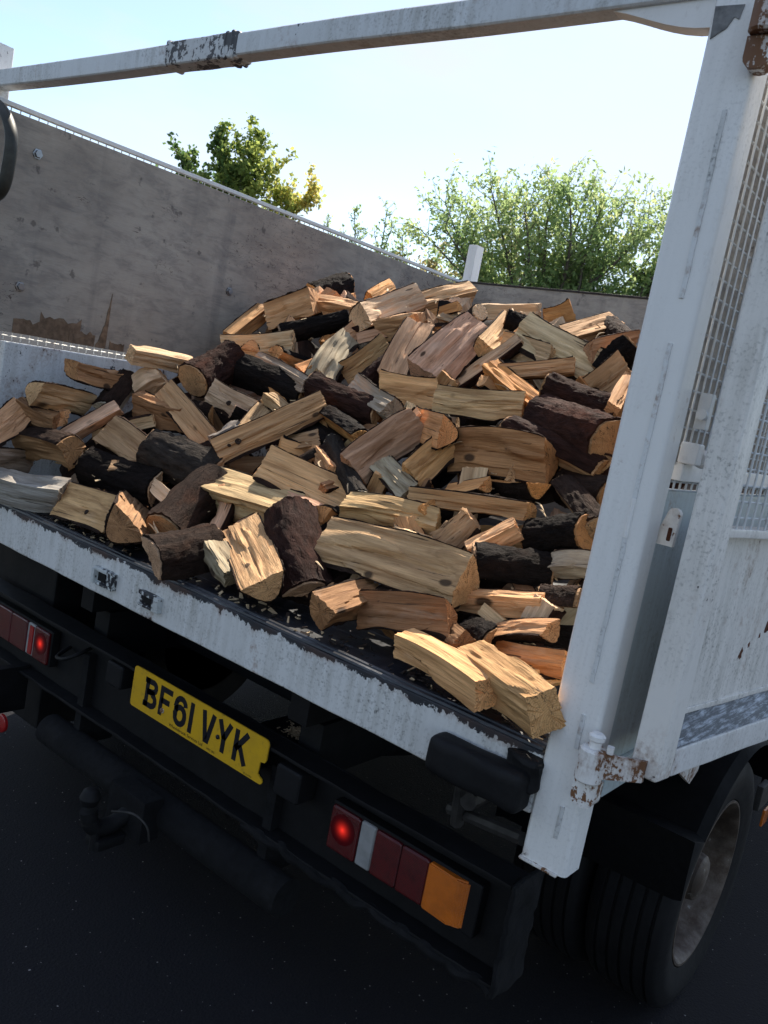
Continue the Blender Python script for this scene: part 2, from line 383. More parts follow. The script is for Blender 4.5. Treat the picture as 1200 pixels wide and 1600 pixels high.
# rear corner posts and the bar across them
def corner_post(name, x_in, sgn, ztop):
    prof = [(0, .004), (.004, 0), (.076, 0), (.0805, .0012), (.0838, .0042), (.086, .009), (.086, .056), (.004, .056), (0, .052)]
    pl = [(x_in+sgn*a, b) for a, b in prof]
    bm = prism(pl, lambda x, y: (x, y, .68), lambda x, y: (x, y, ztop))
    for k in range(1, 24):
        bmesh.ops.bisect_plane(bm, geom=bm.verts[:]+bm.edges[:]+bm.faces[:], plane_co=(0, 0, .68+k*(ztop-.68)/24), plane_no=(0, 0, 1))
    wobble(bm, .0012, 5)
    return finish(name, bm, 'post', TR)
post = corner_post('rear_post', 0, 1, 2.33)
for z0, z1 in ((1.66, 1.944), (1.339, 1.59), (1.024, 1.274), (.905, .967), (.74, .80)):
    sm_ = finish('weld_seam', box(.0505, .0585, -.0024, .004, z0, z1, .001, cut=.012, warp=.0011, wsc=45), 'hinge2', post)
finish('caulk_bead', (tube([(.0545+.001*noise.noise(Vector((0, 0, z*60))), -.0005, z) for z in np.linspace(1.274, 1.339, 8)], .0045, 8)), 'post', post)
finish('bottom_lip', box(-.002, .072, -.004, .05, .676, .682, .002), 'hinge', post)
poly = [(.003, 2.098), (.048, 2.096), (.044, 2.075), (.036, 2.079), (.028, 2.064), (.018, 2.058), (.006, 2.050)]
finish('bare_patch', prism(poly, lambda x, z: (x, -.0016, z), lambda x, z: (x, .001, z)), 'primer', post)
# hinge knuckles on the near post
for zk in (.872, 2.040):
    h = finish('hinge', merge(lathe([(-.0005, .019), (.003, .0225), (.054, .0225), (.058, .019)], (.094, -.024, zk), 32, 'Z')), 'hinge', post)
    finish('hinge_pin', merge(lathe([(0, .010), (.014, .010), (.017, .014), (.024, .014), (.028, .009)], (.094, -.024, zk+.055), 20, 'Z'), lathe([(0, .006), (.012, .006)], (.118, -.018, zk+.056), 14, 'Z')), 'white', h)
    tp = [(.072, zk-.002), (.112, zk-.002), (.112, zk-.030)] + [(.092+.02*math.cos(a), zk-.032-.016*math.sin(a)) for a in np.linspace(0, math.pi, 9)] + [(.072, zk-.030)]
    finish('hinge_tongue', prism(tp, lambda x, z: (x, -.026, z), lambda x, z: (x, .004, z)), 'hinge', h)
    finish('hinge_strap', prism([(.096, zk+.006), (.175, zk+.028), (.175, zk+.064), (.150, zk+.060), (.096, zk+.052)], lambda x, z: (x, -.030+.45*(x-.096)*.6, z), lambda x, z: (x, -.022+.45*(x-.096)*.6, z)), 'hinge', h)
farpost = corner_post('rear_post', -2.238, -1, 2.25)
bar = finish('top_bar', box(-2.24, .002, -.004, .044, 2.115, 2.166, .008, 3, cut=.05, warp=.004, wsc=2.2), 'bar', TR)
finish('bar_sleeve', box(-1.362, -1.10, -.007, .047, 2.112, 2.169, .008, 3, cut=.02, warp=.002, wsc=14), 'worn', bar)
for x in (-1.365, -1.148, -1.125): finish('weld_bead', box(x, x+.012, -.010, .050, 2.109, 2.172, .008, 3, cut=.012, warp=.003, wsc=40), 'worn', bar)
gp = [(-.19, 2.118)]+[(-.19+.19*t, 2.116-.045*math.sin(t*math.pi/2)**1.5) for t in np.linspace(.1, 1, 8)]+[(0, 2.118)]
finish('bar_gusset', prism(gp, lambda x, z: (x, .006, z), lambda x, z: (x, .036, z)), 'white', bar)
hp = [(XL-.02, -.03, 2.062), (XL+.03, -.034, 2.055), (XL+.095, -.034, 2.022), (XL+.142, -.034, 1.975), (XL+.160, -.034, 1.93), (XL+.158, -.034, 1.87), (XL+.148, -.034, 1.82), (XL+.118, -.034, 1.785), (XL+.06, -.034, 1.768), (XL-.02, -.03, 1.762)]
def smooth_pts(pts, n=6):
    o_ = []; P = [Vector(p) for p in pts]
    for i in range(len(P)-1):
        p0, p1, p2, p3 = P[max(i-1, 0)], P[i], P[i+1], P[min(i+2, len(P)-1)]
        for k in range(n):
            t = k/n; o_.append(.5*((2*p1)+(p2-p0)*t+(2*p0-5*p1+4*p2-p3)*t*t+(3*p1-p0-3*p2+p3)*t**3))
    return o_+[P[-1]]
finish('grab_handle', tube(smooth_pts(hp), .014, 12, ry=.020, upd=(0, 1, 0)), 'handle', farpost)

# sides: lower steel dropside, mesh above it, plywood lining
def side(sgn, xi):
    """xi = inner face of the dropside; sgn = +1 towards +X outside"""
    def X(d): return xi+sgn*d
    def bx(d0, d1, *a, **k): return box(min(X(d0), X(d1)), max(X(d0), X(d1)), *a, **k)
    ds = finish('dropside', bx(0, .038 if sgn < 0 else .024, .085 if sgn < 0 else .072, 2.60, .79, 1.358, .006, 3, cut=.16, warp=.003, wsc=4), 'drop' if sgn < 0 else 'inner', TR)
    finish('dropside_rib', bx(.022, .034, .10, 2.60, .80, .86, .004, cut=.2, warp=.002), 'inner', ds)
    lp = finish('plywood_lining', bx(-.002, .012, .082 if sgn > 0 else -.03, 2.596, 1.388, 2.047, .002, cut=.2, warp=.003, wsc=2.), 'ply', TR)
    xm = X(.030); segs = []
    for z in np.arange(1.375, 2.07, .0305): segs.append(((xm, .08 if sgn > 0 else -.01, z), (xm, 2.62, z)))
    for y in np.arange(.09 if sgn > 0 else .0, 2.62, .0305): segs.append(((xm+sgn*.0035, y, 1.362), (xm+sgn*.0035, y, 2.068)))
    ms = finish('side_mesh', wires(segs, .0020), 'mesh', TR, smooth=60)
    finish('mesh_rail', merge(bx(.022, .045, .08 if sgn > 0 else -.015, 2.62, 2.064, 2.078, .003, cut=.25, warp=.002)), 'mesh', ms)
    return ds, lp, ms, X
dsL, plyL, meshL, XLf = side(-1, -2.132)
dsR, plyR, meshR, XRf = side(1, .047)
finish('mesh_rail', box(.070, .092, .083, 2.6, 1.378, 1.408, .003), 'white', meshR)
for y, z in ((.112, 1.949), (.108, 1.536), (.962, 1.695)):
    b_ = finish('bolt', merge(lathe([(0, .017), (.003, .017), (.0035, .012), (.0105, .011)], (-2.1305, y, z), 6, 'X')), 'steel', plyL)
    finish('washer', lathe([(0, .016), (.002, .0155)], (-2.1302, y, z), 20, 'X'), 'black', b_)
vr = random.Random(5)
for y0, y1, hh in ((.10, .20, .05), (.19, .34, .085), (.30, .40, .05), (.405, .445, .185), (.02+.44, .52, .03)):
    n = 9; top = [(y0+(y1-y0)*k/n, 1.389+hh*(.70+.30*vr.random())*(1 if hh < .1 else (k/n)**1.6+.05)) for k in range(n+1)]
    finish('torn_veneer', prism([(y0, 1.389)]+top+[(y1, 1.389)], lambda y, z: (-2.1285+.001*math.sin(y*90), y, z), lambda y, z: (-2.1305, y, z)), 'veneer', plyL, smooth=0)
hb = finish('headboard', box(-2.135, .05, 2.602, 2.622, .88, 2.074, .002, cut=.3, warp=.002), 'ply', TR)
finish('headboard_capping', merge(box(-2.135, .05, 2.597, 2.640, 2.074, 2.084, .002, cut=.3, warp=.002), box(-2.135, .05, 2.630, 2.640, 2.03, 2.0735, .002)), 'capping', hb)
finish('front_stake', box(-2.20, -2.145, 2.63, 2.70, .80, 2.285, .004), 'white', TR)
finish('front_stake', box(.058, .11, 2.63, 2.70, .80, 2.285, .004), 'white', TR)
# little fittings on the near side, seen in the slit between post and gate
kn = finish('gate_stop', box(.080, .112, .078, .104, 1.408, 1.444, .004, 3), 'white', dsR)
finish('stop_button', lathe([(0, .010), (.006, .015), (.016, .016), (.022, .010), (.023, .004)], (.107, .107, 1.420), 20, 'Y'), 'white', kn)
la = finish('dropside_latch', prism([(.068, 1.268), (.104, 1.268), (.106, 1.322)]+[(.095+.011*math.cos(a), 1.322+.011*math.sin(a)) for a in np.linspace(0, math.pi, 8)], lambda x, z: (x, .082, z), lambda x, z: (x, .094, z)), 'hinge', dsR)
finish('latch_slot', box(.091, .099, .0805, .0955, 1.276, 1.300, .003), 'rustspot', la)
finish('catch_plate', merge(box(.086, .106, .10, .118, 1.468, 1.528, .002), lathe([(0, .009), (.010, .009), (.012, .006)], (.098, .088, 1.492), 14, 'Y')), 'mesh', meshR)

# near gate leaf, swung right round and resting along the side
GM = Matrix.Translation((.146, .004, 0)) @ Matrix.Rotation(-R(7.6), 4, 'Z')
GW, GZ0, GZ1 = 1.06, .905, 2.31
stile = finish('rear_gate', xform(merge(box(0, .050, 0, .050, GZ0, GZ1, .007, 3, cut=.06, warp=.0012, wsc=6)), GM), 'gate', TR)
def gp_(name, mat, *bms, parent=None): return finish(name, xform(merge(*bms), GM), mat, parent or stile)
gp_('end_stile', 'gate', box(0, .050, GW-.05, GW, GZ0, GZ1, .006, 2))
gp_('bottom_rail', 'rail', box(.001, .0495, .051, GW-.051, GZ0+.001, .955, .005, 2, cut=.05, warp=.002, wsc=9))
led = prism([(.014, .992), (.046, .9555), (.014, .9555)], lambda t, z: (t, .0515, z), lambda t, z: (t, GW-.0515, z))
gp_('rail_ledge', 'scuff', led)
gp_('sheet_panel', 'gate', box(.004, .014, .051, GW-.051, .957, 1.306, .002, cut=.08, warp=.003, wsc=5))
gp_('sheet_edging', 'gate', box(.0142, .020, .0515, .078, .994, 1.292, .003), box(.0142, .018, .080, GW-.052, .994, 1.004, .002))
gp_('middle_rail', 'gate', box(.006, .040, .051, GW-.051, 1.307, 1.322, .003, cut=.08, warp=.0015, wsc=9))
gp_('top_rail', 'gate', box(.001, .0495, .051, GW-.051, GZ1-.05, GZ1-.001, .005))
gp_('mesh_frame', 'mesh', box(.024, .030, .0515, .066, 1.3225, GZ1-.051, .002, cut=.03, warp=.0015, wsc=25))
sg = []
for z in np.arange(1.340, GZ1-.052, .0265): sg.append(((.032, .055, z), (.032, GW-.055, z)))
for y in np.arange(.066, GW-.06, .029): sg.append(((.0355, y, 1.318), (.0355, y, GZ1-.055)))
gp_('gate_mesh', 'mesh', wires(sg, .0020))
def blot(u, z, r_, seed):
    q_ = random.Random(seed); pl_ = [(u+r_*(.45+.75*q_.random())*math.cos(a), z+r_*1.3*(.45+.75*q_.random())*math.sin(a)) for a in np.linspace(0, 6.0, 13)]
    gp_('rust_blister', 'rustspot', prism(pl_, lambda y, z_: (.0146, y, z_), lambda y, z_: (.0135, y, z_)))
blot(.30, 1.085, .011, 1); blot(.40, 1.13, .013, 2); blot(.33, 1.10, .005, 3); blot(.37, 1.115, .004, 4)

# far gate leaf, swung wide open away from the truck
FM = Matrix.Translation((-2.36, -.02, 0)) @ Matrix.Rotation(R(100), 4, 'Z')
fg = finish('rear_gate', xform(box(-.05, 0, .01, .06, GZ0, GZ1, .006, 2), FM), 'gate', TR)
for nm_, mt_, bx_ in (('bottom_rail', 'rail', (-.049, -.001, .061, 1.0, GZ0+.001, .955, .005)), ('sheet_panel', 'gate', (-.014, -.004, .061, 1.0, .957, 1.306, .002)), ('end_stile', 'gate', (-.05, 0, 1.001, 1.05, GZ0, GZ1, .006)),
                      ('middle_rail', 'gate', (-.04, -.006, .061, 1.0, 1.307, 1.322, .003)), ('top_rail', 'gate', (-.049, -.001, .061, 1.0, GZ1-.05, GZ1-.001, .005))):
    finish(nm_, xform(box(*bx_), FM), mt_, fg)
sg = [((-.03, .06, z), (-.03, 1.0, z)) for z in np.arange(1.34, GZ1-.05, .0305)]+[((-.0335, y, 1.318), (-.0335, y, GZ1-.05)) for y in np.arange(.075, 1.0, .0305)]
finish('gate_mesh', xform(wires(sg, .002), FM), 'mesh', fg)

# buffer under the sill, struts, chassis
buf = finish('rubber_buffer', merge(box(-.205, -.004, -.052, .003, .764, .838, .020, 4, cut=.02, warp=.004, wsc=16), box(-.06, .004, -.020, .02, .80, .862, .012, 3, cut=.012, warp=.008, wsc=35)), 'rubber', TR)
for a, b, r_ in (((-.16, .03, .765), (-.19, .10, .62), .014), ((-.01, .02, .70), (-.22, .12, .63), .013), ((-.15, .05, .70), (-.15, .2, .70), .02)):
    finish('strut', tube([a, b], r_, 8), 'dkmetal', TR)
for x in (-1.52, -.65): finish('chassis_rail', merge(box(x-.035, x+.035, .16, 4.9, .50, .64, .004), box(x-.03, x+.03, .10, 2.7, .645, .75, .003)), 'black', TR)
for y in (.09, .45, .9, 1.35, 1.8, 2.3): finish('bed_bearer', box(-2.12, .04, y, y+.05, .756, .834, .003), 'black', TR)
for y in (.42, 1.5): finish('chassis_cross_member', box(-1.484, -.686, y, y+.06, .52, .62, .003), 'black', TR)
finish('rear_axle', merge(tube([(-1.9, .948, .34), (-.27, .948, .34)], .055, 14), lathe([(-.11, .03), (-.09, .10), (0, .16), (.09, .10), (.11, .03)], (-1.085, .948, .35), 20, 'X')), 'black', TR)
for x in (-1.52, -.65): finish('leaf_spring', tube([(x, .948+t, .43-.09*(1-(t/.6)**2)+.11) for t in np.linspace(-.6, .6, 13)], .035, 8, ry=.03), 'black', TR)
for y0_, y1_ in ((.17, .53), (1.45, 2.8)): finish('ground_shade_box', box(-2.19, -1.80, y0_, y1_, .14, .752, .01, 2), 'black', TR)  # added boxes, taken low to block sunlit ground under the bed
finish('side_tank', box(-.60, -.28, 1.9, 2.5, .40, .70, .03, 3), 'black', TR)

# lamp carrier, lamps, plate, tow bar
lb = finish('lamp_carrier', merge(box(-2.12, -.030, .128, .136, .352, .580, .002, cut=.05, warp=.004, wsc=9), box(-2.12, -.030, .062, .128, .571, .580, .002, cut=.05, warp=.003, wsc=9),
            box(-2.12, -.030, .080, .128, .352, .362, .003, cut=.03, warp=.003, wsc=18)), 'black', TR)
finish('carrier_end_plate', box(-.030, -.020, .060, .18, .345, .582, .005, cut=.015, warp=.009, wsc=30), 'mud', lb)
finish('mud_crust', tube([(x, .085+.01*noise.noise(Vector((x*25, 0, 0))), .349+.012*noise.noise(Vector((x*22, 5, 0)))) for x in np.linspace(-.75, -.03, 60)], [.012+.006*noise.noise(Vector((x*30, 9, 1))) for x in np.linspace(-.75, -.03, 60)], 8), 'mud', lb)
finish('carrier_crease', box(-1.95, -.06, .118, .129, .545, .556, .003, cut=.1, warp=.002), 'black', lb)
def lamp(x0, sgn):
    """x0 = inner end; runs outwards"""
    def bx(a, b, *r, **k): return box(min(x0+sgn*a, x0+sgn*b), max(x0+sgn*a, x0+sgn*b), *r, **k)
    ex = .05 if sgn < 0 else 0.
    h = finish('tail_lamp', bx(-.006, .392+ex, .098, .1275, .412, .526, .006, 3), 'black', TR)
    def sec(nm, a, b, mat, y=.089):
        return finish(nm, bx(a, b, y, .110, .418, .520, .007, 3), mat, h)
    r1 = sec('tail_lens', .000, .082, 'red'); sec('reverse_lens', .083, .125, 'clear', .091)
    sec('brake_lens', .126, .196+ex/2, 'red'); sec('fog_lens', .197+ex/2, .268+ex, 'red')
    xa = x0+sgn*ex; pl = [(xa+sgn*.269, .110), (xa+sgn*.269, .086), (xa+sgn*.335, .086)]+[(xa+sgn*(.335+.045*math.sin(t)), .131-.045*math.cos(t)) for t in np.linspace(.2, 1.1, 6)]+[(xa+sgn*.378, .115)]
    am = prism(pl, lambda x, y: (x, y, .418), lambda x, y: (x, y, .520)); bmesh.ops.bevel(am, geom=am.edges[:], offset=.004, segments=2, affect='EDGES')
    finish('indicator_lens', am, 'amber', h)
    bp = lathe([(-.0009, .0005), (-.0009, .006), (-.0008, .013), (-.0007, .022), (-.0006, .034)], (x0+sgn*.040, .0888, .476), 28, 'Y')
    bo = finish('lens_glow_spot', bp, 'glow_spot', r1, smooth=0); ta = bo.data.attributes.new('tint', 'FLOAT', 'POINT')  # soft red emissive spot set on the lens face
    ta.data.foreach_set('value', [max(0., 1-math.hypot(v.co.x-x0-sgn*.040, v.co.z-.476)/.034) for v in bo.data.vertices])
    return h
lampR = lamp(-.494, 1); lampL = lamp(-1.672, -1)
finish('reflex_stripe', box(-1.672-.108, -1.672-.086, .0875, .095, .424, .514, .002), 'red2', lampL)
rb = finish('round_reflector', lathe([(0, .028), (.008, .028), (.011, .024), (.012, .004)], (-1.71, .0, .236), 28, 'Y'), 'red2', TR)
for v in rb.data.vertices: v.co.y = .0-(v.co.y-.0)
finish('reflector_bracket', merge(box(-1.80, -1.70, .002, .006, .222, .250, .001), box(-1.83, -1.80, .002, .12, .222, .37, .002)), 'black', rb)
finish('lamp_wiring_loop', tube(smooth_pts([(-1.60, .12, .50), (-1.57, .06, .49), (-1.52, .05, .50), (-1.49, .07, .52), (-1.50, .12, .53)]), .006, 8), 'rubber', lb)
finish('plate_lamp', box(-1.335, -1.262, .062, .127, .497, .563, .010, 3), 'rubber', lb)
finish('plate_lamp', box(-.655, -.575, .062, .127, .480, .555, .010, 3), 'rubber', lb)
PX, PY, PZ, PW, PH = -1.202, .056, .485, .52, .111
def arc(cx, cz, r, a0, a1, n=5): return [(cx+r*math.cos(R(a0+(a1-a0)*k/n)), cz+r*math.sin(R(a0+(a1-a0)*k/n))) for k in range(n+1)]
pp = arc(.010, PH-.010, .010, 180, 90)+arc(PW-.012, PH-.012, .012, 90, 0)+[(PW, .062), (PW-.004, .055)]+[(PW-.018, .052), (PW-.020, .022), (PW-.014, .018)]+arc(PW-.010, .008, .008, 40, -90)+arc(.010, .010, .010, 270, 180)
finish('plate_backing', prism(pp, lambda x, z: (PX+x*1.0, PY+.0045, PZ+z), lambda x, z: (PX+x, PY+.0075, PZ+z)), 'black', lb, smooth=0)
plate = finish('number_plate', prism(pp, lambda x, z: (PX+x, PY+.0005, PZ+z), lambda x, z: (PX+x, PY+.004, PZ+z)), 'yellow', TR, smooth=0)
finish('plate_mount', box(PX+.03, PX+PW-.05, PY+.0078, .1275, PZ+.01, PZ+.08, .002), 'black', lb)
def stroke(bm, pts, wd, ox, oz, close=False):
    """flat lettering stroke with mitred joins"""
    P = [Vector((a, b)) for a, b in pts]; n = len(P); Lr = []
    for i in range(n):
        d0 = (P[i]-P[i-1]).normalized() if (i > 0 or close) else None
        d1 = (P[(i+1) % n]-P[i]).normalized() if (i < n-1 or close) else None
        if d0 is None: d0 = d1
        if d1 is None: d1 = d0
        nn = Vector((-(d0+d1).y, (d0+d1).x)).normalized(); s = 1/max(.35, nn.dot(Vector((-d0.y, d0.x))))
        Lr.append((P[i]+nn*wd/2*s, P[i]-nn*wd/2*s))
    vs_ = [[bm.verts.new((PX+ox+q.x, PY+.0001, PZ+oz+q.y)) for q in pr] for pr in Lr]
    for i in range(n if close else n-1):
        a, b = vs_[i], vs_[(i+1) % n]; bm.faces.new((a[0], b[0], b[1], a[1]))
H_, W_, S_ = .079, .050, .0150; h = S_/2
GL = {
 'B': [[(h, 0), (h, H_)], [(-.004, H_-h), (.030, H_-h)]+arc(.030, H_*.76-.001, .0130, 85, -85, 6)+[(h, H_*.54)], [(h, H_*.54), (.032, H_*.54)]+arc(.0300, H_*.27+.0015, .0145, 80, -80, 6)+[(.030, h), (-.004, h)]],
 'F': [[(h, 0), (h, H_-h), (W_, H_-h)], [(h, H_*.52), (.042, H_*.52)]],
 '6': [arc(.0250, H_-.025, .0185, 5, 180, 8)+[(h, H_-.025), (h, .025)]+arc(.025, .025, .0185, 180, 360, 8)+arc(.025, .031, .0185, 0, 160, 7)],
 '1': [[(h, 0), (h, H_)]],
 'V': [[(.006, H_), (.0215, h), (.0285, h), (.044, H_)]],
 'Y': [[(.005, H_), (.025, H_*.45)], [(.045, H_), (.025, H_*.45)], [(.025, H_*.52), (.025, 0)]],
 'K': [[(h, 0), (h, H_)], [(h, H_*.38), (.045, H_)], [(.020, H_*.55), (.045, 0)]],
}
ox = .056
for ch in 'BF61 VYK':
    if ch == ' ': ox += .022; continue
    bm = bmesh.new()
    for i_, st_ in enumerate(GL[ch]): stroke(bm, st_, S_, ox, .019)
    for i_, v in enumerate(bm.verts): pass
    lo = finish('character', bm, 'ink', plate, smooth=0)
    ox += (.0135 if ch == '1' else W_)+.011
def print_text(txt, size, x, z, parent):
    cu = bpy.data.curves.new('t', 'FONT'); cu.body = txt; cu.size = size; to = bpy.data.objects.new('t', cu); COL.objects.link(to)
    me = bpy.data.meshes.new_from_object(to); bpy.data.objects.remove(to)
    me.transform(Matrix.Translation((PX+x, PY, PZ+z)) @ Matrix.Rotation(math.pi/2, 4, 'X'))
    me.materials.clear(); me.materials.append(M['ink']); o = bpy.data.objects.new('small_print', me); COL.objects.link(o); attach(o, parent)
print_text('Wheelsbrook Services Ltd', .0125, .168, .006, plate); print_text('WR2 3BG', .0075, .318, .006, plate); print_text('BS AU145d', .006, .455, .003, plate)
finish('plate_screw', lathe([(0, .007), (-.003, .0065), (-.006, .003)], (PX+.135, PY, PZ+.034), 14, 'Y'), 'hinge', plate)
finish('plate_screw', lathe([(0, .006), (-.003, .0055), (-.005, .003)], (PX+.352, PY, PZ+.052), 14, 'Y'), 'ink', plate)

tb = finish('tow_bar', merge(tube([(-1.60, .09, .243), (-.575, .09, .243)], .047, 20), box(-1.16, -1.01, .0, .06, .185, .30, .004), box(-1.50, -1.47, .10, .22, .24, .52, .003), box(-.70, -.67, .10, .22, .24, .52, .003)), 'mud', TR)
finish('tow_hitch', merge(tube(smooth_pts([(-1.085, .01, .235), (-1.09, -.04, .215), (-1.095, -.085, .225), (-1.10, -.10, .27)]), .022, 14), lathe([(-.026, .008), (-.018, .020), (0, .0265), (.018, .019), (.025, .008)], (-1.10, -.10, .305), 20, 'Z'), box(-1.12, -1.06, -.085, .0, .165, .195, .01, 2), tube([(-1.085, -.08, .165), (-1.085, -.08, .235)], .012, 10)), 'rubber', tb)
finish('breakaway_cable', tube(smooth_pts([(-1.06, -.06, .275), (-1.0, -.04, .29), (-.955, -.03, .275), (-.95, -.02, .235)]), .003, 6), 'dkmetal', tb)
finish('sunlit_hoop', tube([(-1.95+.03*math.cos(a), .40+.02*math.cos(a), .668+.075*math.sin(a)) for a in np.linspace(R(80), R(300), 24)], .009, 10), 'white', TR)  # white hoop whose pale colour stands in for a sunlit ring

# wheels
def wheel_parts(cx, cy, cz, parent_name='wheel', sg=1, dual=True):
    """road wheel; outer face towards sg*X"""
    ty = [(-.178, .226), (-.184, .245), (-.190, .29), (-.184, .318), (-.170, .331)]
    for gx in (-.150, -.118, -.086, -.054, -.022):
        if gx > -.16: ty += [(gx-.0045, .336), (gx-.0030, .327), (gx+.0030, .327), (gx+.0045, .336)]
    ty += [(-.004, .331), (.004, .322), (.012, .300), (.014, .285), (.011, .262), (.009, .258), (.006, .238), (.002, .226), (-.06, .215), (-.14, .215)]
    rimp = [(-.176, .212), (-.176, .226), (-.15, .214), (-.02, .214), (-.002, .223), (.003, .222), (.003, .216), (-.006, .2085), (-.03, .200), (-.09, .190), (-.118, .172), (-.126, .15), (-.116, .12), (-.108, .095), (-.10, .085), (-.10, .03)]
    hubp = [(-.10, .07), (-.05, .066), (-.02, .060), (-.012, .05), (-.008, .02), (-.008, .004)]
    def flip(prof): return [(sg*a, r) for a, r in prof]
    t = finish(parent_name, lathe(flip(ty+[ty[0]]), (cx, cy, cz), 96), 'rubber', TR, smooth=30)
    rm = finish('rim', lathe(flip(rimp), (cx, cy, cz), 72), 'rim', t)
    finish('hub', lathe(flip(hubp), (cx, cy, cz), 40), 'rim', t)
    for k in range(6):
        a = k*math.pi/3; finish('wheel_nut', lathe(flip([(-.112, .014), (-.09, .014), (-.088, .008), (-.075, .008)]), (cx, cy+.105*math.cos(a), cz+.105*math.sin(a)), 6), 'rim', t)
    if dual:
        i = lathe(flip([(a-.215, r) for a, r in ty+[ty[0]]]), (cx, cy, cz), 72); finish('inner_tyre', i, 'rubber', t, smooth=30)
    return t
wheel_parts(.113, .948, .338, sg=1); wheel_parts(-2.283, .948, .338, sg=-1)
wheel_parts(.06, 3.55, .338, sg=1, dual=False); wheel_parts(-2.23, 3.55, .338, sg=-1, dual=False)
def guard(x0, x1):
    P = [(.560, .455), (.553, .52), (.550, .60)]+[(.948+.405*math.cos(a), .338+.405*math.sin(a)) for a in np.linspace(R(142), R(30), 16)]
    bm = bmesh.new(); rows = []
    for k, (y, z) in enumerate(P):
        dz = .022 if k == 0 else (.01 if k == 1 else 0)
        rows.append([bm.verts.new((x, y+ .012*(1 if i in (0, 4) else 0)*(k > 2), z-dz*(1-i/4)*1.2-(.018 if i in (0, 4) and k > 2 else 0)))
                     for i, x in enumerate((x0, x0+.02, (x0+x1)/2, x1-.02, x1))])
    for a, b in zip(rows, rows[1:]):
        for i in range(4): bm.faces.new((a[i], a[i+1], b[i+1], b[i]))
    r_ = bmesh.ops.solidify(bm, geom=bm.faces[:], thickness=.006)
    return finish('mudguard', bm, 'rubber', TR)
guard(-.33, .150); guard(-2.32, -1.84)
finish('shade_flap', box(-2.30, -1.86, .556, .562, .13, .46, .002), 'rubber', TR)  # far-side flap added low to keep sun off the ground
finish('mudguard_bracket', prism([(.42, .792), (.60, .792), (.645, .752), (.645, .722), (.60, .700)], lambda y, z: (.088, y, z), lambda y, z: (.096, y, z)), 'hinge', TR)
finish('side_reflector', box(.104, .112, 1.50, 1.56, .32, .375, .003), 'amber', TR)
finish('side_guard', merge(box(.08, .10, 1.45, 2.6, .38, .46, .004), box(.06, .08, 1.6, 1.64, .38, .79, .003), box(.06, .08, 2.4, 2.44, .38, .79, .003)), 'dkmetal', TR)

# tray for the pale sawdust that stands in for a sunlit patch
finish('sawdust_tray', box(-.92, -.69, .27, .38, .492, .502, .002), 'black', TR)
# cab, hidden behind the headboard from here
cp = [(2.86, .62), (2.86, 1.93), (2.93, 1.99), (3.9, 1.99), (4.05, 1.93), (4.45, 1.30), (4.55, 1.15), (4.58, .55), (4.0, .50)]
cb = finish('cab', prism(cp, lambda y, z: (-1.98, y, z), lambda y, z: (-.19, y, z)), 'white', TR, smooth=0)
bmx = prism([(3.1, 1.25), (3.1, 1.82), (3.85, 1.82), (4.2, 1.25)], lambda y, z: (-.192, y, z), lambda y, z: (-.184, y, z)); finish('side_window', bmx, 'rubber', cb, smooth=0)
bmx = prism([(3.1, 1.25), (3.1, 1.82), (3.85, 1.82), (4.2, 1.25)], lambda y, z: (-1.986, y, z), lambda y, z: (-1.978, y, z)); finish('side_window', bmx, 'rubber', cb, smooth=0)
finish('windscreen', prism([(-1.85, 0), (-.32, 0), (-.32, 1), (-1.85, 1)], lambda x, t: (x, 4.44-.38*t+.012, 1.33+.56*t), lambda x, t: (x, 4.44-.38*t-.02, 1.33+.56*t)), 'rubber', cb, smooth=0)

# ------------------------------------------------------------------ trees
def mk_leaf(name, c0, c1, c2):
    g = G(name)
    at = g.n('Attribute', attribute_name='tint'); f = at.outputs['Fac']
    c = g.mix(g.ramp(f, 0, .55), c0, c1); c = g.mix(g.ramp(f, .55, 1.), c, c2)
    tr = g.n('BsdfTranslucent'); g.put(tr.inputs[0], c); df = g.n('BsdfDiffuse'); g.put(df.inputs[0], c)
    ms = g.n('MixShader', {0: .62}); g.t.links.new(df.outputs[0], ms.inputs[1]); g.t.links.new(tr.outputs[0], ms.inputs[2])
    g.t.links.new(ms.outputs[0], g.out.inputs[0]); return g.mat
M['leaf_maple'] = mk_leaf('maple_leaves', (.10, .18, .06), (.40, .46, .12), (.78, .64, .22))
M['leaf_willow'] = mk_leaf('willow_leaves', (.22, .34, .14), (.44, .54, .24), (.74, .70, .38))  # leaf tones lightened to stand in for haze and glare
M['leaf_dark'] = mk_leaf('dark_leaves', (.04, .08, .035), (.08, .14, .05), (.16, .2, .07))
M['leaf_pale'] = mk_leaf('pale_leaves', (.20, .21, .10), (.38, .34, .16), (.55, .48, .26))
M['treebark'] = plain('tree_bark', (.13, .11, .09), .85, var=.4, sc=20, bump=.5)  # lightened so the stems look hazy too

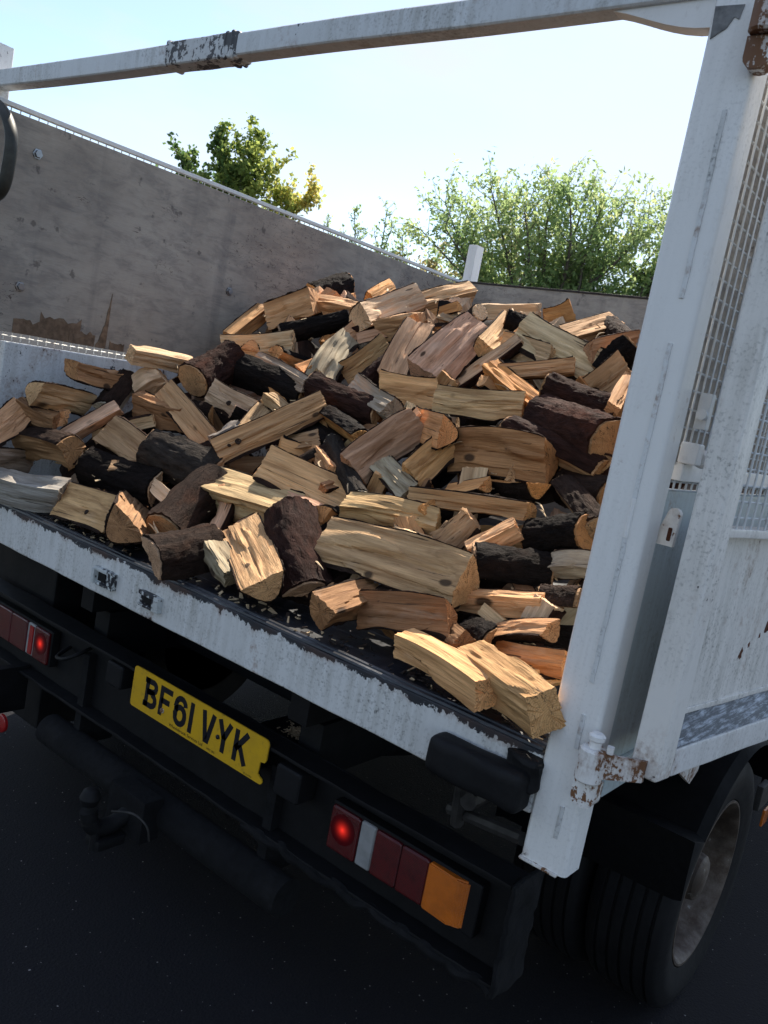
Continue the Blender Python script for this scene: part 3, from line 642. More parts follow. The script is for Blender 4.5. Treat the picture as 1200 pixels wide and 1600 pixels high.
def tree(name, base, label, limbs, leaf_mat, leaf, n_leaf, spread, seed, tilt=1.0, yellow=lambda p: .3, trunk_r=.12, narrow=1.6, group=None, along=.35):
    """limbs: list of limb end points (relative to base); twigs and leaves grow along the outer part of each limb"""
    rr = np.random.RandomState(seed); rt = root(name, base, label, 'tree', group); B0 = Vector(base)
    bms = []; cen = []; wts = []
    fork = Vector((0, 0, max(.5, min(l[2] for l in limbs)*.55)))
    bms.append(tube([B0, B0+fork*.5+Vector((.03, 0, 0)), B0+fork], [trunk_r*1.25, trunk_r, trunk_r*.85], 10))
    for l in limbs:
        e = Vector(l); d = e-fork; mid = fork+d*.5+Vector((d.x*-.10, d.y*-.10, -d.length*.03))+Vector(rr.normal(0, .06*d.length, 3))
        pts = smooth_pts([fork, fork+(mid-fork)*.5+Vector(rr.normal(0, .03*d.length, 3)), mid, mid+(e-mid)*.5+Vector(rr.normal(0, .03*d.length, 3)), e], 4)
        n = len(pts); rad = [trunk_r*.55*(1-k/n)**1.2+.006 for k in range(n)]
        bms.append(tube([B0+p for p in pts], rad, 6))
        for k in range(int(n*along), n):
            for _ in range(3):
                t = (pts[min(k+1, n-1)]-pts[k-1]).normalized(); q = Vector(rr.normal(0, 1, 3)); q = (q-t*q.dot(t)).normalized()
                tip = pts[k]+(q*.75+t*.5+Vector((0, 0, .35*tilt)))*spread*(.5+rr.rand())
                bms.append(tube([B0+pts[k], B0+(pts[k]+tip)*.5+Vector(rr.normal(0, .02, 3)), B0+tip], [.005, .0035, .002], 4, cap=False))
                for s_ in np.linspace(.35, 1.08, 5): cen.append(pts[k]+(tip-pts[k])*s_)
    finish('trunk', merge(*bms), 'treebark', rt, smooth=60)
    cen = np.array([tuple(c_) for c_ in cen]); idx = rr.randint(0, len(cen), n_leaf)
    P = cen[idx]+rr.normal(0, spread*.16, (n_leaf, 3))
    nrm = rr.normal(0, 1, (n_leaf, 3)); nrm[:, 2] += .6; nrm /= np.linalg.norm(nrm, axis=1)[:, None]
    tt = rr.normal(0, 1, (n_leaf, 3)); tt -= nrm*(tt*nrm).sum(1)[:, None]; tt /= np.linalg.norm(tt, axis=1)[:, None]; bb = np.cross(nrm, tt)
    s = leaf*(.6+.8*rr.rand(n_leaf))[:, None]
    V = np.stack([P-tt*s*narrow*.5, P-bb*s*.42+tt*s*.05+nrm*s*.10, P+tt*s*narrow*.5, P+bb*s*.42+tt*s*.05+nrm*s*.10], 1)+np.array(base)
    me = bpy.data.meshes.new('crown'); nv = n_leaf*4
    me.vertices.add(nv); me.vertices.foreach_set('co', V.reshape(-1)); me.loops.add(nv); me.loops.foreach_set('vertex_index', np.arange(nv))
    me.polygons.add(n_leaf); me.polygons.foreach_set('loop_start', np.arange(n_leaf)*4); me.polygons.foreach_set('loop_total', np.full(n_leaf, 4)); me.update()
    at = me.attributes.new('tint', 'FLOAT', 'FACE')
    clump = np.array([noise.noise(Vector(p)*1.7) for p in P])
    at.data.foreach_set('value', np.clip(np.array([yellow(p) for p in P])+rr.normal(0, .16, n_leaf)+.35*clump, 0, 1).astype(np.float32))
    me.materials.append(M[leaf_mat]); o = bpy.data.objects.new('crown', me); COL.objects.link(o); attach(o, rt)
    return rt
def fan(n, seed, rx, ry, z0, z1, lean=(0, 0)):
    r_ = random.Random(seed); o_ = []
    for k in range(n):
        a = 2*math.pi*(k+r_.random()*.7)/n; q = math.sqrt(r_.random()); e = z0+(z1-z0)*(1-q*q*.75)*(.72+.28*r_.random())
        o_.append((rx*q*math.cos(a)+lean[0], ry*q*math.sin(a)+lean[1], e))
    return o_
TREES = []
def rel(base, pts, k=1., z0=0.): return [(p[0]-base[0], p[1]-base[1], z0+(p[2]-z0)*k) for p in pts]
mb = (-9.40, 7.0, 0.)
tree('maple_tree', mb, 'bushy maple, one side yellowed by autumn and painted sunlight, beyond the plywood-lined side', rel(mb, [(-9.63, 6.71, 4.72), (-9.85, 6.42, 4.15), (-9.95, 6.36, 3.7), (-9.55, 6.85, 4.35), (-9.27, 7.15, 4.74), (-9.40, 7.0, 4.5), (-9.12, 7.3, 4.3), (-9.0, 7.42, 3.9), (-8.72, 7.74, 4.12), (-8.85, 7.6, 3.85), (-9.3, 7.0, 4.0), (-9.6, 6.5, 3.6), (-9.2, 7.6, 3.5), (-9.7, 7.1, 3.9), (-9.1, 6.8, 3.8)], .80, 3.4),
     'leaf_maple', .058, 21000, .25, 3, yellow=lambda p: .30+.50*np.clip((p[0]*.78+p[1]*.62)*1.1+.12, -.6, .8), trunk_r=.07, narrow=1.15, along=.45)  # tint yellower to one side: autumn colour plus painted sunlight
wb = (-5.35, 9.1, 0.)
tree('willow_tree', wb, 'wide airy green tree with fanned stems behind the headboard', rel(wb, [(-5.35+.78*t+.6*s_*-.62, 9.1+.62*t+.6*s_*.78, zz) for t, s_, zz in
     ((-1.8, .6, 3.8), (-1.55, 0, 4.25), (-1.5, -.8, 3.7), (-1.25, .5, 4.3), (-1.0, -.4, 4.55), (-.95, .9, 4.2), (-.7, .1, 4.45), (-.55, -.9, 4.2), (-.4, .6, 4.75), (-.15, 0, 4.85), (0, -.7, 4.6), (.1, .8, 4.3), (.3, .2, 4.9), (.45, -.4, 4.5), (.6, .7, 4.75), (.8, 0, 4.6), (.95, -.8, 4.2), (1.1, .5, 4.7), (1.3, -.2, 4.6), (1.5, .6, 4.4), (1.75, -.4, 4.35), (2.0, .2, 4.5), (-1.2, -.1, 3.7), (-.6, -.3, 3.8), (.2, -.2, 3.9), (.9, .3, 3.9), (1.5, -.1, 3.8), (1.9, .1, 3.7))], .74, 3.2),
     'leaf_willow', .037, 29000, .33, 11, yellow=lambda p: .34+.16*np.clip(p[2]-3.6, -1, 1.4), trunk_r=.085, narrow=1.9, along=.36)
db = (-3.9, 10.4, 0.)
tree('evergreen_bush', db, 'dense dark green bush beside the airy green tree', rel(db, [(-3.9+a, 10.4+b, z) for a, b, z in ((-.5, -.3, 3.5), (0, 0, 3.9), (.5, .3, 3.7), (-.2, .4, 3.6), (.3, -.4, 3.4), (.9, .5, 3.6), (-.3, 0, 3.2), (.2, .1, 3.3))]),
     'leaf_dark', .055, 12000, .26, 5, yellow=lambda p: .35, trunk_r=.1, narrow=1.3, along=.4)
pb = (-9.4, 14.0, 0.)
tree('pale_bush', pb, 'sunlit pale yellow bush far behind the headboard', rel(pb, [(-9.4+a, 14.0+b, z) for a, b, z in ((-1.0, -.8, 4.0), (-.4, -.3, 4.4), (.2, .2, 4.5), (.8, .6, 4.2), (1.4, 1.1, 4.1), (-1.5, -1.2, 3.7), (0, 0, 3.8), (1.9, 1.5, 3.8), (.6, .3, 3.7), (-.7, -.6, 3.6))]),
     'leaf_pale', .085, 9000, .34, 9, yellow=lambda p: .55, trunk_r=.12, narrow=1.2, along=.4)
for k, (sx, sy, sz) in enumerate(((-11.6, 11.9, 4.75), (-11.1, 12.3, 4.95), (-11.95, 11.55, 4.45), (-10.75, 12.5, 4.5))):
    sb = (sx, sy, 0.)
    tree('sapling', sb, 'thin sapling top just clearing the edge of the plywood-lined side', [(0, 0, sz), (.12, .1, sz-.35), (-.14, -.1, sz-.5), (.2, .16, sz-.8), (-.1, .1, sz-.9)], 'leaf_willow', .045, 900, .17, 40+k, yellow=lambda p: .45, trunk_r=.05, narrow=1.8, group='saplings beyond the plywood-lined side', along=.5)

# ------------------------------------------------------------------ firewood
WOOD = {'tan': (.69, .405, .20), 'pale': (.78, .585, .385), 'orange': (.66, .325, .12), 'grey': (.45, .375, .285), 'brown': (.36, .19, .088), 'pink': (.75, .455, .285), 'straw': (.68, .475, .255), 'slate': (.24, .235, .225)}
BARK = {'dark': (.034, .021, .016), 'red': (.046, .021, .016), 'black': (.014, .0105, .0095), 'greyb': (.036, .030, .026)}
def section(shape, rr):
    """closed outline as (points, tags): tag True where bark covers the edge that starts at the point"""
    j = lambda s=.06: rr.uniform(-s, s)
    def arcp(p, q, bulge, n=9):
        p = Vector(p); q = Vector(q); mid = (p+q)/2; d = q-p; nn = Vector((-d.y, d.x)); o_ = []
        for k in range(1, n):
            t = k/n; o_.append(tuple(p+d*t+nn*bulge*4*t*(1-t)*(.9+.2*math.sin(3*t))))
        return o_
    if shape in ('slab', 'half', 'bark'):
        a = (-.5, .16+j()); b = (.5, .16+j()); mid = (j(.25), .20+j(.10))
        if shape == 'half': a, b = (-.5, .12), (.5, .12+j(.03))
        ar = arcp(b, a, .52 if shape != 'bark' else .30)
        pts = [a, mid, b]+ar; tg = [False, False]+[True]*(len(ar)+1)
        if shape == 'bark': pts = [(-x, -y) for x, y in pts]
    elif shape in ('wedge', 'wedgeb'):
        ap = (j(.30), .42+j(.08)); b = (.5, -.14+j(.16)); a = (-.5, -.18+j(.16)); ar = arcp(b, a, .24)
        pts = [a, ap, b]+ar; tg = [False, False]+[True]*(len(ar)+1)
        if shape == 'wedgeb':
            c_, s_ = math.cos(R(118)), math.sin(R(118)); pts = [(x*c_-y*s_, x*s_+y*c_) for x, y in pts]
    elif shape == 'box':
        pts = [(-.44+j(.04), -.36+j()), (-.44+j(.04), .36+j()), (.44+j(.04), .36+j()), (.44+j(.04), -.36+j())]; tg = [False]*4
    else:
        pts = [(.5*math.cos(-a)*(1+j(.04)), .5*math.sin(-a)*(1+j(.04))) for a in [2*math.pi*k/16 for k in range(16)]]; tg = [True]*16
    return pts, tg
def resample(pts, tg, N):
    P = [Vector(p) for p in pts]; n = len(P); ln = [(P[(i+1) % n]-P[i]).length for i in range(n)]; tot = sum(ln); o_ = []
    for i in range(n):
        k = max(1, round(N*ln[i]/tot))
        for t in range(k): o_.append((P[i].lerp(P[(i+1) % n], t/k), tg[i], t == 0))
    return o_
def make_log(shape, a, b, w, nrm, roll, wood, bark, taper, label, seed, N=40, rings=18, group=None):
    rr = random.Random(seed); a = Vector(a); b = Vector(b); c = (a+b)/2; ax = (b-a); Ln = ax.length; ax.normalize()
    n = Vector(nrm); n = (n-ax*n.dot(ax)).normalized(); bb = n.cross(ax)
    q = Matrix.Rotation(R(roll), 3, ax); n = q @ n; bb = q @ bb
    pts, tg = section(shape, rr); S = resample(pts, tg, N); m_ = len(S)
    so = Vector((rr.uniform(0, 90), rr.uniform(0, 90), rr.uniform(0, 90)))
    bow = rr.uniform(-.05, .05)*w*2; bow2 = rr.uniform(-.05, .05)*w*2; tw = R(rr.uniform(-9, 9)); sl = [(rr.uniform(-.16, .16), rr.uniform(-.16, .16)) for _ in range(2)]
    W3 = []; nv = lambda *z: noise.noise(so+Vector(z))
    cen = sum((p for p, _, _ in S), Vector((0, 0)))/m_
    grow = rr.uniform(.6, 1.4)*(.4 if shape == 'box' else 1)
    for i in range(rings+1):
        s = i/rings; row = []; wd = w*(1+(taper-1)*s) * (1+.03*nv(s*3, 0, 0)); an = tw*(s-.5); ca, sa = math.cos(an), math.sin(an)
        for k, (p, isb, cor) in enumerate(S):
            d = (p-cen); dl = d.length+1e-6; un = d/dl
            f = 1.0
            if isb: f += (.055 if shape == 'bark' else .03)*nv(p.x*5, p.y*5, s*4)
            else:
                g_ = -abs(nv(p.x*24, p.y*24, s*1.1))*.044*grow + nv(p.x*60, p.y*60, s*2.)*.014*grow + nv(p.x*9, p.y*9, s*2.6)*.055*grow + nv(p.x*2.5, p.y*2.5, s*2.6)*.090
                st_ = nv(p.x*3.1+20, p.y*3.1, s*1.7)-.12
                if st_ > 0: g_ -= min(.075, st_*.9)
                g_ *= (.45 if i in (0, rings) else .8 if i in (1, rings-1) else 1)
                f += g_/max(dl, .2)
            x_, y_ = p.x*f, p.y*f
            x_, y_ = x_*ca-y_*sa, x_*sa+y_*ca
            e = Ln*(s-.5)
            if s < .5: e += (sl[0][0]*x_+sl[0][1]*y_)*w*(1-2*s)**2
            else: e += (sl[1][0]*x_+sl[1][1]*y_)*w*(2*s-1)**2
            if i in (0, rings): e += (.005*nv(p.x*14, p.y*14, 5+s) if not isb else .003*nv(p.x*14, p.y*14, 5+s))
            row.append(Vector((e, x_*wd+bow*(4*s*(1-s)-.5), y_*wd+bow2*(4*s*(1-s)-.5))))
        W3.append(row)
    M4 = Matrix.Identity(4)
    for i in range(3): M4[i][0], M4[i][1], M4[i][2], M4[i][3] = ax[i], bb[i], n[i], c[i]
    # keep it inside the load bed
    wv = [M4 @ v for r_ in W3 for v in (r_[0], r_[m_//4], r_[m_//2], r_[3*m_//4])]
    z0 = min(v.z for v in wv); x0 = min(v.x for v in wv); x1 = max(v.x for v in wv); y1 = max(v.y for v in wv)
    sh = Vector((max(0, -2.105-x0)-max(0, x1-.03), -max(0, y1-2.58), max(0, .892-z0)))
    M4 = Matrix.Translation(sh) @ M4
    V = [v for r_ in W3 for v in r_]; F = []; mi = []
    for i in range(rings):
        for k in range(m_):
            k2 = (k+1) % m_; F.append((i*m_+k, i*m_+k2, (i+1)*m_+k2, (i+1)*m_+k)); mi.append(0)
    for end, base in ((0, 0), (1, rings*m_)):
        cc = sum((V[base+k] for k in range(m_)), Vector())/m_; i1 = len(V)
        for k in range(m_): V.append(V[base+k].lerp(cc, .4)+Vector((.0022*nv(k*.9, end, 3), 0, 0)))
        i2 = len(V); V.append(cc+Vector((.002*nv(1, end, 9), 0, 0)))
        for k in range(m_):
            k2 = (k+1) % m_; F.append((base+k, i1+k, i1+k2, base+k2) if end else (base+k, base+k2, i1+k2, i1+k)); mi.append(1)
            F.append((i1+k, i2, i1+k2) if end else (i1+k, i1+k2, i2)); mi.append(1)
    def build(nm, V, F, mi, mats):
        me = bpy.data.meshes.new(nm); me.from_pydata([tuple(v) for v in V], [], F)
        for q_ in mats: me.materials.append(M[q_])
        me.polygons.foreach_set('material_index', mi); me.polygons.foreach_set('use_smooth', [True]*len(F))
        bm = bmesh.new(); bm.from_mesh(me); bmesh.ops.recalc_face_normals(bm, faces=bm.faces); bm.to_mesh(me); bm.free()
        me.set_sharp_from_angle(angle=R(38)); o_ = bpy.data.objects.new(nm, me); COL.objects.link(o_); return o_
    o = build('firewood_log', V, F, mi, ['wood', 'end']); o.matrix_world = M4
    v_ = rr.uniform(.80, 1.18); cw = WOOD[wood]; wg = .5*rr.random()**2; cw = tuple(c0*(1-wg)+c1*wg for c0, c1 in zip(cw, (.56, .44, .32))); o.color = (cw[0]*v_*rr.uniform(.95, 1.05), cw[1]*v_, cw[2]*v_*rr.uniform(.9, 1.1), 1)
    tag(o, label, 'log', group)
    for ks, ky, kr in KNOTS.get(label, ()):
        i_ = round(ks*rings); v = max((q_ for q_ in W3[i_] if abs(q_.y-ky*w) < .12*w), key=lambda q_: q_.z)
        kb = lathe([(-.006, kr), (.0012, kr), (.0026, kr*.7), (.0008, kr*.4), (.0016, kr*.1)], (v.x, v.y, v.z), 14, 'Z'); wobble(kb, .002, 90)
        ko = finish('knot', kb, 'knot'); ko.parent = o
    run = [k for k in range(m_) if S[k][1]]
    if run:
        full = len(run) == m_
        if not full:
            st = next(k for k in range(m_) if S[k][1] and not S[k-1][1]); run = []; k = st
            while S[k % m_][1]: run.append(k % m_); k += 1
            run.append(k % m_)
        th = .035*w+.002; BV = []; BF = []; nr = len(run)
        for i in range(rings+1):
            s = i/rings; cy = sum((W3[i][k].y for k in range(m_)))/m_; cz = sum((W3[i][k].z for k in range(m_)))/m_
            for q_, k in enumerate(run):
                v = W3[i][k]; d = Vector((0, v.y-cy, v.z-cz)); d.normalize(); p = S[k][0]
                t_ = th*(1+.75*nv(p.x*7+3, p.y*7, s*9)+.7*nv(p.x*19, p.y*19, s*24))
                if not full and q_ in (0, nr-1): t_ *= .5
                e = 0
                if i in (0, rings): e = (1 if i == 0 else -1)*.010*(.4+abs(nv(p.x*8, p.y*8, s*7+2)))
                BV.append(v+d*max(.0012, t_)+Vector((e, 0, 0)))
        o2 = len(BV)
        for i in range(rings+1):
            for k in run:
                v = W3[i][k]; d = Vector((0, v.y, v.z)); BV.append(v-d*.02+Vector(((.006 if i == 0 else -.006 if i == rings else 0), 0, 0)))
        cols = nr if full else nr-1
        for i in range(rings):
            for q_ in range(cols):
                k2 = (q_+1) % nr; BF.append((i*nr+q_, i*nr+k2, (i+1)*nr+k2, (i+1)*nr+q_))
        for q_ in range(cols):
            k2 = (q_+1) % nr; BF.append((q_, o2+q_, o2+k2, k2)); e = rings*nr; BF.append((e+q_, e+k2, o2+e+k2, o2+e+q_))
        if not full:
            for i in range(rings):
                BF.append((i*nr, (i+1)*nr, o2+(i+1)*nr, o2+i*nr)); e = nr-1; BF.append((i*nr+e, o2+i*nr+e, o2+(i+1)*nr+e, (i+1)*nr+e))
        bk = build('bark', BV, BF, [0]*len(BF), ['bark']); bk.parent = o; cb_ = BARK[bark]; v_ = rr.uniform(.8, 1.25); bk.color = (cb_[0]*v_, cb_[1]*v_, cb_[2]*v_, 1)
    return o
M['knot'] = plain('knot_wood', (.035, .02, .013), .8, var=.5, sc=120, bump=.5)
KNOTS = {'long smooth tan plank with a round dark knot': ((.18, .02, .009), (.10, -.1, .005)), 'pale triangular slab with one dark knot hole': ((.55, .05, .008),), 'tan slab with a small knot beside the grey squared timber': ((.6, -.15, .008),),
         'upright red-brown bark log with two orange knots': ((.62, .12, .010), (.88, -.05, .010))}
LOGS = [
 ('box',(-1.929,0.414,1.390),(-1.905,0.656,1.385),0.070,(1.00,-0.10,0.01),26,'pale','dark',1.00,
  'pale squared log resting level with the ledge of the plywood-lined side'),
 ('wedge',(-1.956,0.221,1.306),(-2.006,0.451,1.290),0.096,(0.98,0.21,-0.00),-50,'brown','dark',1.00,
  'dark wedge with a red-brown top beside the white dropside'),
 ('slab',(-1.914,0.076,1.225),(-1.999,0.318,1.201),0.094,(0.94,0.33,0.00),21,'straw','dark',1.00,
  'straw-coloured grooved log with a dark sawn end near the dropside'),
 ('box',(-2.025,0.160,1.159),(-1.936,0.205,1.147),0.067,(0.46,-0.87,0.19),17,'tan','dark',1.00,
  'small tan block tucked under the straw-coloured grooved log'),
 ('wedge',(-2.017,0.091,1.154),(-1.914,0.161,1.126),0.089,(0.59,-0.78,0.20),0,'brown','dark',1.00,
  'brown split block leaning by the dropside corner'),
 ('slab',(-1.958,-0.045,1.052),(-2.004,0.099,1.157),0.092,(0.87,-0.07,0.48),2,'tan','dark',1.00,
  'tan split log lying against the foot of the dropside'),
 ('wedgeb',(-2.007,0.120,1.055),(-1.771,0.150,1.071),0.118,(0.11,-0.99,0.12),-11,'brown','dark',1.00,
  'brown piece with a black bark crest beside the grey squared timber'),
 ('slab',(-1.906,-0.047,1.013),(-2.011,0.153,0.988),0.079,(0.88,0.47,0.11),15,'grey','dark',1.00,
  'grey-brown swirly-grained piece above the grey squared timber'),
 ('box',(-1.916,-0.042,0.939),(-1.699,0.090,0.935),0.110,(0.51,-0.83,0.21),35,'slate','dark',1.00,
  'old grey squared timber lying on the sill edge'),
 ('slab',(-1.689,0.083,0.928),(-1.407,0.074,0.944),0.122,(-0.05,-0.96,0.27),-17,'tan','dark',1.00,
  'tan slab with a small knot beside the grey squared timber'),
 ('half',(-1.523,0.229,0.948),(-1.259,0.002,0.964),0.136,(0.25,0.35,0.90),-13,'brown','dark',1.00,
  'dark brown half-round log with its sawn end towards the tailboard'),
 ('bark',(-1.070,-0.044,0.918),(-1.068,0.165,0.953),0.135,(0.92,-0.07,0.39),-20,'brown','dark',1.00,
  'dark bark-covered chunk resting on the black sill edge'),
 ('bark',(-1.784,0.186,1.030),(-1.488,0.250,1.015),0.126,(0.22,-0.95,0.24),4,'brown','black',1.00,
  'black bark log half buried behind the tan slab'),
 ('wedge',(-1.801,0.287,1.142),(-1.539,0.302,1.065),0.122,(0.18,-0.88,0.45),33,'brown','dark',1.00,
  'brown ridged log with torn fibres beside the grey bark log'),
 ('bark',(-1.598,0.275,1.122),(-1.343,0.349,1.079),0.149,(0.31,-0.92,0.25),11,'brown','greyb',1.00,
  'rough grey bark log butting against the big pale fissured log'),
 ('wedge',(-1.917,0.204,1.077),(-1.860,0.356,1.206),0.072,(0.87,-0.47,0.17),26,'pink','dark',1.00,
  'long pale stick with a reddish split side'),
 ('wedgeb',(-1.938,0.354,1.182),(-2.001,0.479,1.303),0.088,(0.78,-0.19,0.60),13,'grey','dark',1.00,
  'greyish split piece with bark along one edge, above the pale stick'),
 ('box',(-1.964,0.478,1.268),(-1.909,0.542,1.333),0.103,(0.77,-0.64,-0.00),52,'pale','dark',1.00,
  'short pale squared block with two clean faces'),
 ('slab',(-1.796,0.472,1.297),(-1.476,0.424,1.171),0.087,(0.10,-0.82,0.56),14,'tan','dark',1.00,
  'tan plank-like log sloping down the heap'),
 ('wedge',(-1.873,0.421,1.227),(-1.663,0.463,1.217),0.106,(0.20,-0.97,0.14),-1,'brown','black',1.00,
  'dark brown chunk below the short pale squared block'),
 ('round',(-1.752,0.543,1.334),(-1.758,0.722,1.441),0.129,(0.91,-0.20,0.37),13,'tan','red',1.00,
  'red-brown bark round with a peeled pale end'),
 ('slab',(-1.649,0.538,1.322),(-1.505,0.605,1.278),0.096,(0.46,-0.87,0.16),12,'pale','dark',1.00,
  'pale triangular slab with one dark knot hole'),
 ('box',(-1.439,0.412,1.177),(-1.441,0.502,1.232),0.062,(0.87,-0.24,0.44),18,'slate','dark',1.00,
  'small whitish-grey chunk beside the knotty plank'),
 ('wedge',(-1.308,0.288,1.081),(-1.003,0.326,1.072),0.144,(0.13,-0.97,0.21),-21,'straw','dark',1.00,
  'big pale fissured log with whitish weathered grooves'),
 ('wedge',(-1.464,0.229,1.034),(-1.296,0.211,1.002),0.046,(0.00,-0.86,0.50),-13,'pale','dark',1.30,
  'small twisted pale splinter block above the dark bark chunk'),
 ('slab',(-1.054,0.212,0.999),(-0.752,0.035,0.946),0.134,(-0.18,-0.55,0.82),6,'tan','dark',0.85,
  'fan-shaped tan piece with a grey-stained top, over the sill'),
 ('bark',(-0.952,0.268,1.101),(-0.703,0.123,0.952),0.144,(0.14,-0.59,0.80),-13,'brown','red',1.00,
  'upright red-brown bark log with two orange knots'),
 ('wedge',(-1.029,0.101,0.948),(-0.913,0.077,0.905),0.075,(0.10,-0.74,0.67),-7,'grey','dark',1.00,
  'grey split piece at the sill beside the fan-shaped tan piece'),
 ('slab',(-1.167,0.365,1.164),(-0.920,0.468,1.111),0.120,(0.41,-0.89,0.19),-10,'tan','dark',1.00,
  'curved tan split log with a thin dark bark rim'),
 ('slab',(-1.375,0.368,1.155),(-1.231,0.645,1.353),0.090,(0.81,-0.55,0.19),-12,'tan','dark',1.00,
  'long smooth tan plank with a round dark knot'),
 ('bark',(-1.381,0.702,1.402),(-1.065,0.688,1.353),0.099,(-0.02,-0.98,0.17),8,'tan','red',1.00,
  'smooth red-brown bark log above the long knotty plank'),
 ('wedgeb',(-1.220,0.655,1.316),(-0.983,0.555,1.273),0.074,(-0.29,-0.87,0.41),4,'orange','black',1.00,
  'short log with an orange end and black bark side'),
 ('slab',(-0.941,0.477,1.198),(-0.868,0.643,1.356),0.122,(0.75,-0.60,0.29),0,'brown','dark',1.00,
  'smooth brown log with a flat chestnut face'),
 ('wedge',(-1.374,0.744,1.425),(-1.458,0.926,1.580),0.121,(0.66,-0.29,0.70),-31,'grey','dark',1.00,
  'upright greenish-grey weathered log near the crest'),
 ('slab',(-1.700,0.781,1.446),(-1.369,0.696,1.399),0.076,(-0.21,-0.95,0.23),2,'grey','dark',0.80,
  'silvery driftwood-like piece with dark streaks'),
 ('bark',(-1.732,0.686,1.412),(-1.391,0.712,1.356),0.119,(0.10,-0.98,0.17),9,'brown','black',1.00,
  'blackish bark log lying under the silvery piece'),
 ('slab',(-1.873,0.761,1.467),(-1.642,0.875,1.528),0.100,(0.46,-0.88,-0.10),0,'pale','dark',1.00,
  'broad pale log below the crest on the plywood side'),
 ('bark',(-1.707,0.867,1.552),(-1.570,1.074,1.658),0.077,(0.82,-0.57,0.04),12,'brown','black',1.00,
  'charred-looking black bark strip near the crest'),
 ('wedge',(-1.960,1.036,1.617),(-1.764,1.072,1.706),0.134,(0.31,-0.90,-0.31),22,'tan','dark',1.00,
  'stout tan block with an orange sawn end on the crest'),
 ('wedgeb',(-1.957,1.242,1.754),(-1.939,1.440,1.844),0.100,(0.96,-0.19,0.22),44,'orange','black',1.00,
  'topmost dark-barked log on the crest'),
 ('box',(-1.829,1.134,1.708),(-1.572,1.096,1.695),0.075,(-0.15,-0.99,-0.06),30,'tan','dark',1.00,
  'tan squared log right under the topmost dark-barked log'),
 ('wedge',(-1.975,0.872,1.513),(-2.018,1.062,1.652),0.082,(0.86,-0.17,0.49),-1,'orange','dark',1.00,
  'orange split piece standing out against the plywood'),
 ('wedge',(-1.470,1.011,1.650),(-1.460,1.305,1.783),0.136,(0.94,-0.17,0.30),36,'pale','dark',1.00,
  'stout pale-grey log on the crest'),
 ('wedge',(-1.392,1.030,1.634),(-1.219,1.026,1.673),0.101,(0.03,-0.97,-0.26),-19,'tan','dark',1.00,
  'tan wedge lying over the stout pale-grey crest log'),
 ('slab',(-1.837,1.471,1.789),(-1.897,1.671,1.879),0.078,(0.85,0.02,0.52),-5,'orange','dark',1.00,
  'small orange chunk peeping above the crest'),
 ('slab',(-1.140,0.833,1.470),(-1.187,0.988,1.668),0.113,(0.63,-0.53,0.56),-10,'pink','dark',0.90,
  'upright pinkish plank with sunlit straight grain'),
 ('slab',(-1.364,0.852,1.456),(-1.253,0.920,1.585),0.083,(0.59,-0.80,-0.09),10,'straw','dark',1.00,
  'straw-coloured split log beside the greenish-grey log'),
 ('bark',(-1.226,0.782,1.424),(-1.195,0.882,1.540),0.059,(0.77,-0.57,0.28),-13,'brown','red',1.00,
  'thin purple-brown bark strip beside the pinkish plank'),
 ('wedge',(-1.250,0.803,1.423),(-0.977,0.657,1.370),0.097,(-0.37,-0.84,0.40),31,'grey','dark',1.00,
  'grey-brown block below the thin purple-brown strip'),
 ('slab',(-1.082,0.706,1.436),(-0.943,0.816,1.444),0.104,(0.62,-0.78,0.00),-11,'tan','dark',1.00,
  'tan log with a curved honey face and dark underside'),
 ('half',(-0.993,0.773,1.353),(-0.721,0.563,1.350),0.101,(-0.60,-0.78,0.15),2,'orange','black',1.00,
  'log with a rounded orange-brown end beside the chestnut-faced log'),
 ('slab',(-0.774,0.526,1.217),(-0.740,0.636,1.327),0.092,(0.71,-0.60,0.37),7,'tan','dark',1.00,
  'tan log with a cracked end, below the orange-ended log'),
 ('slab',(-0.875,0.521,1.231),(-0.741,0.495,1.176),0.073,(0.01,-0.89,0.45),-12,'grey','dark',1.00,
  'grey-brown plank under the chestnut-faced log'),
 ('wedge',(-1.186,0.568,1.219),(-0.990,0.450,1.181),0.060,(-0.30,-0.70,0.65),11,'orange','dark',1.00,
  'small orange wedge in the dark gap'),
 ('wedge',(-1.464,0.621,1.343),(-1.379,0.647,1.296),0.064,(0.40,-0.88,0.25),-18,'straw','dark',1.00,
  'small straw-coloured grooved stub above the knotty plank'),
 ('slab',(-1.407,0.481,1.212),(-1.466,0.614,1.304),0.054,(0.71,-0.16,0.69),-2,'straw','dark',1.00,
  'narrow yellow-grey fluted stick above the knotty plank'),
 ('bark',(-1.116,0.565,1.268),(-0.833,0.395,1.153),0.055,(-0.10,-0.67,0.74),-8,'grey','greyb',1.00,
  'narrow dark grey bark slat beside the chestnut-faced log'),
 ('slab',(-1.478,0.932,1.563),(-1.499,1.047,1.642),0.065,(0.82,-0.21,0.53),4,'pink','dark',1.00,
  'small pinkish piece behind the greenish-grey log'),
 ('wedge',(-1.695,1.600,1.799),(-1.614,1.887,1.918),0.120,(0.93,-0.33,0.15),11,'tan','dark',1.00,
  'weathered tan log lying along the top of the heap'),
 ('box',(-1.132,1.255,1.763),(-0.918,1.278,1.789),0.060,(0.13,-0.98,-0.18),5,'pale','dark',1.00,
  'flat pale board-like log with splintered top'),
 ('round',(-1.127,1.151,1.683),(-1.043,1.113,1.743),0.063,(0.07,-0.80,-0.60),-2,'pale','greyb',1.00,
  'thin branch piece with a pale ringed end'),
 ('slab',(-1.017,0.840,1.496),(-0.980,1.024,1.691),0.170,(0.75,-0.55,0.37),-6,'pink','dark',0.72,
  'wide flared pinkish log with fluted foot'),
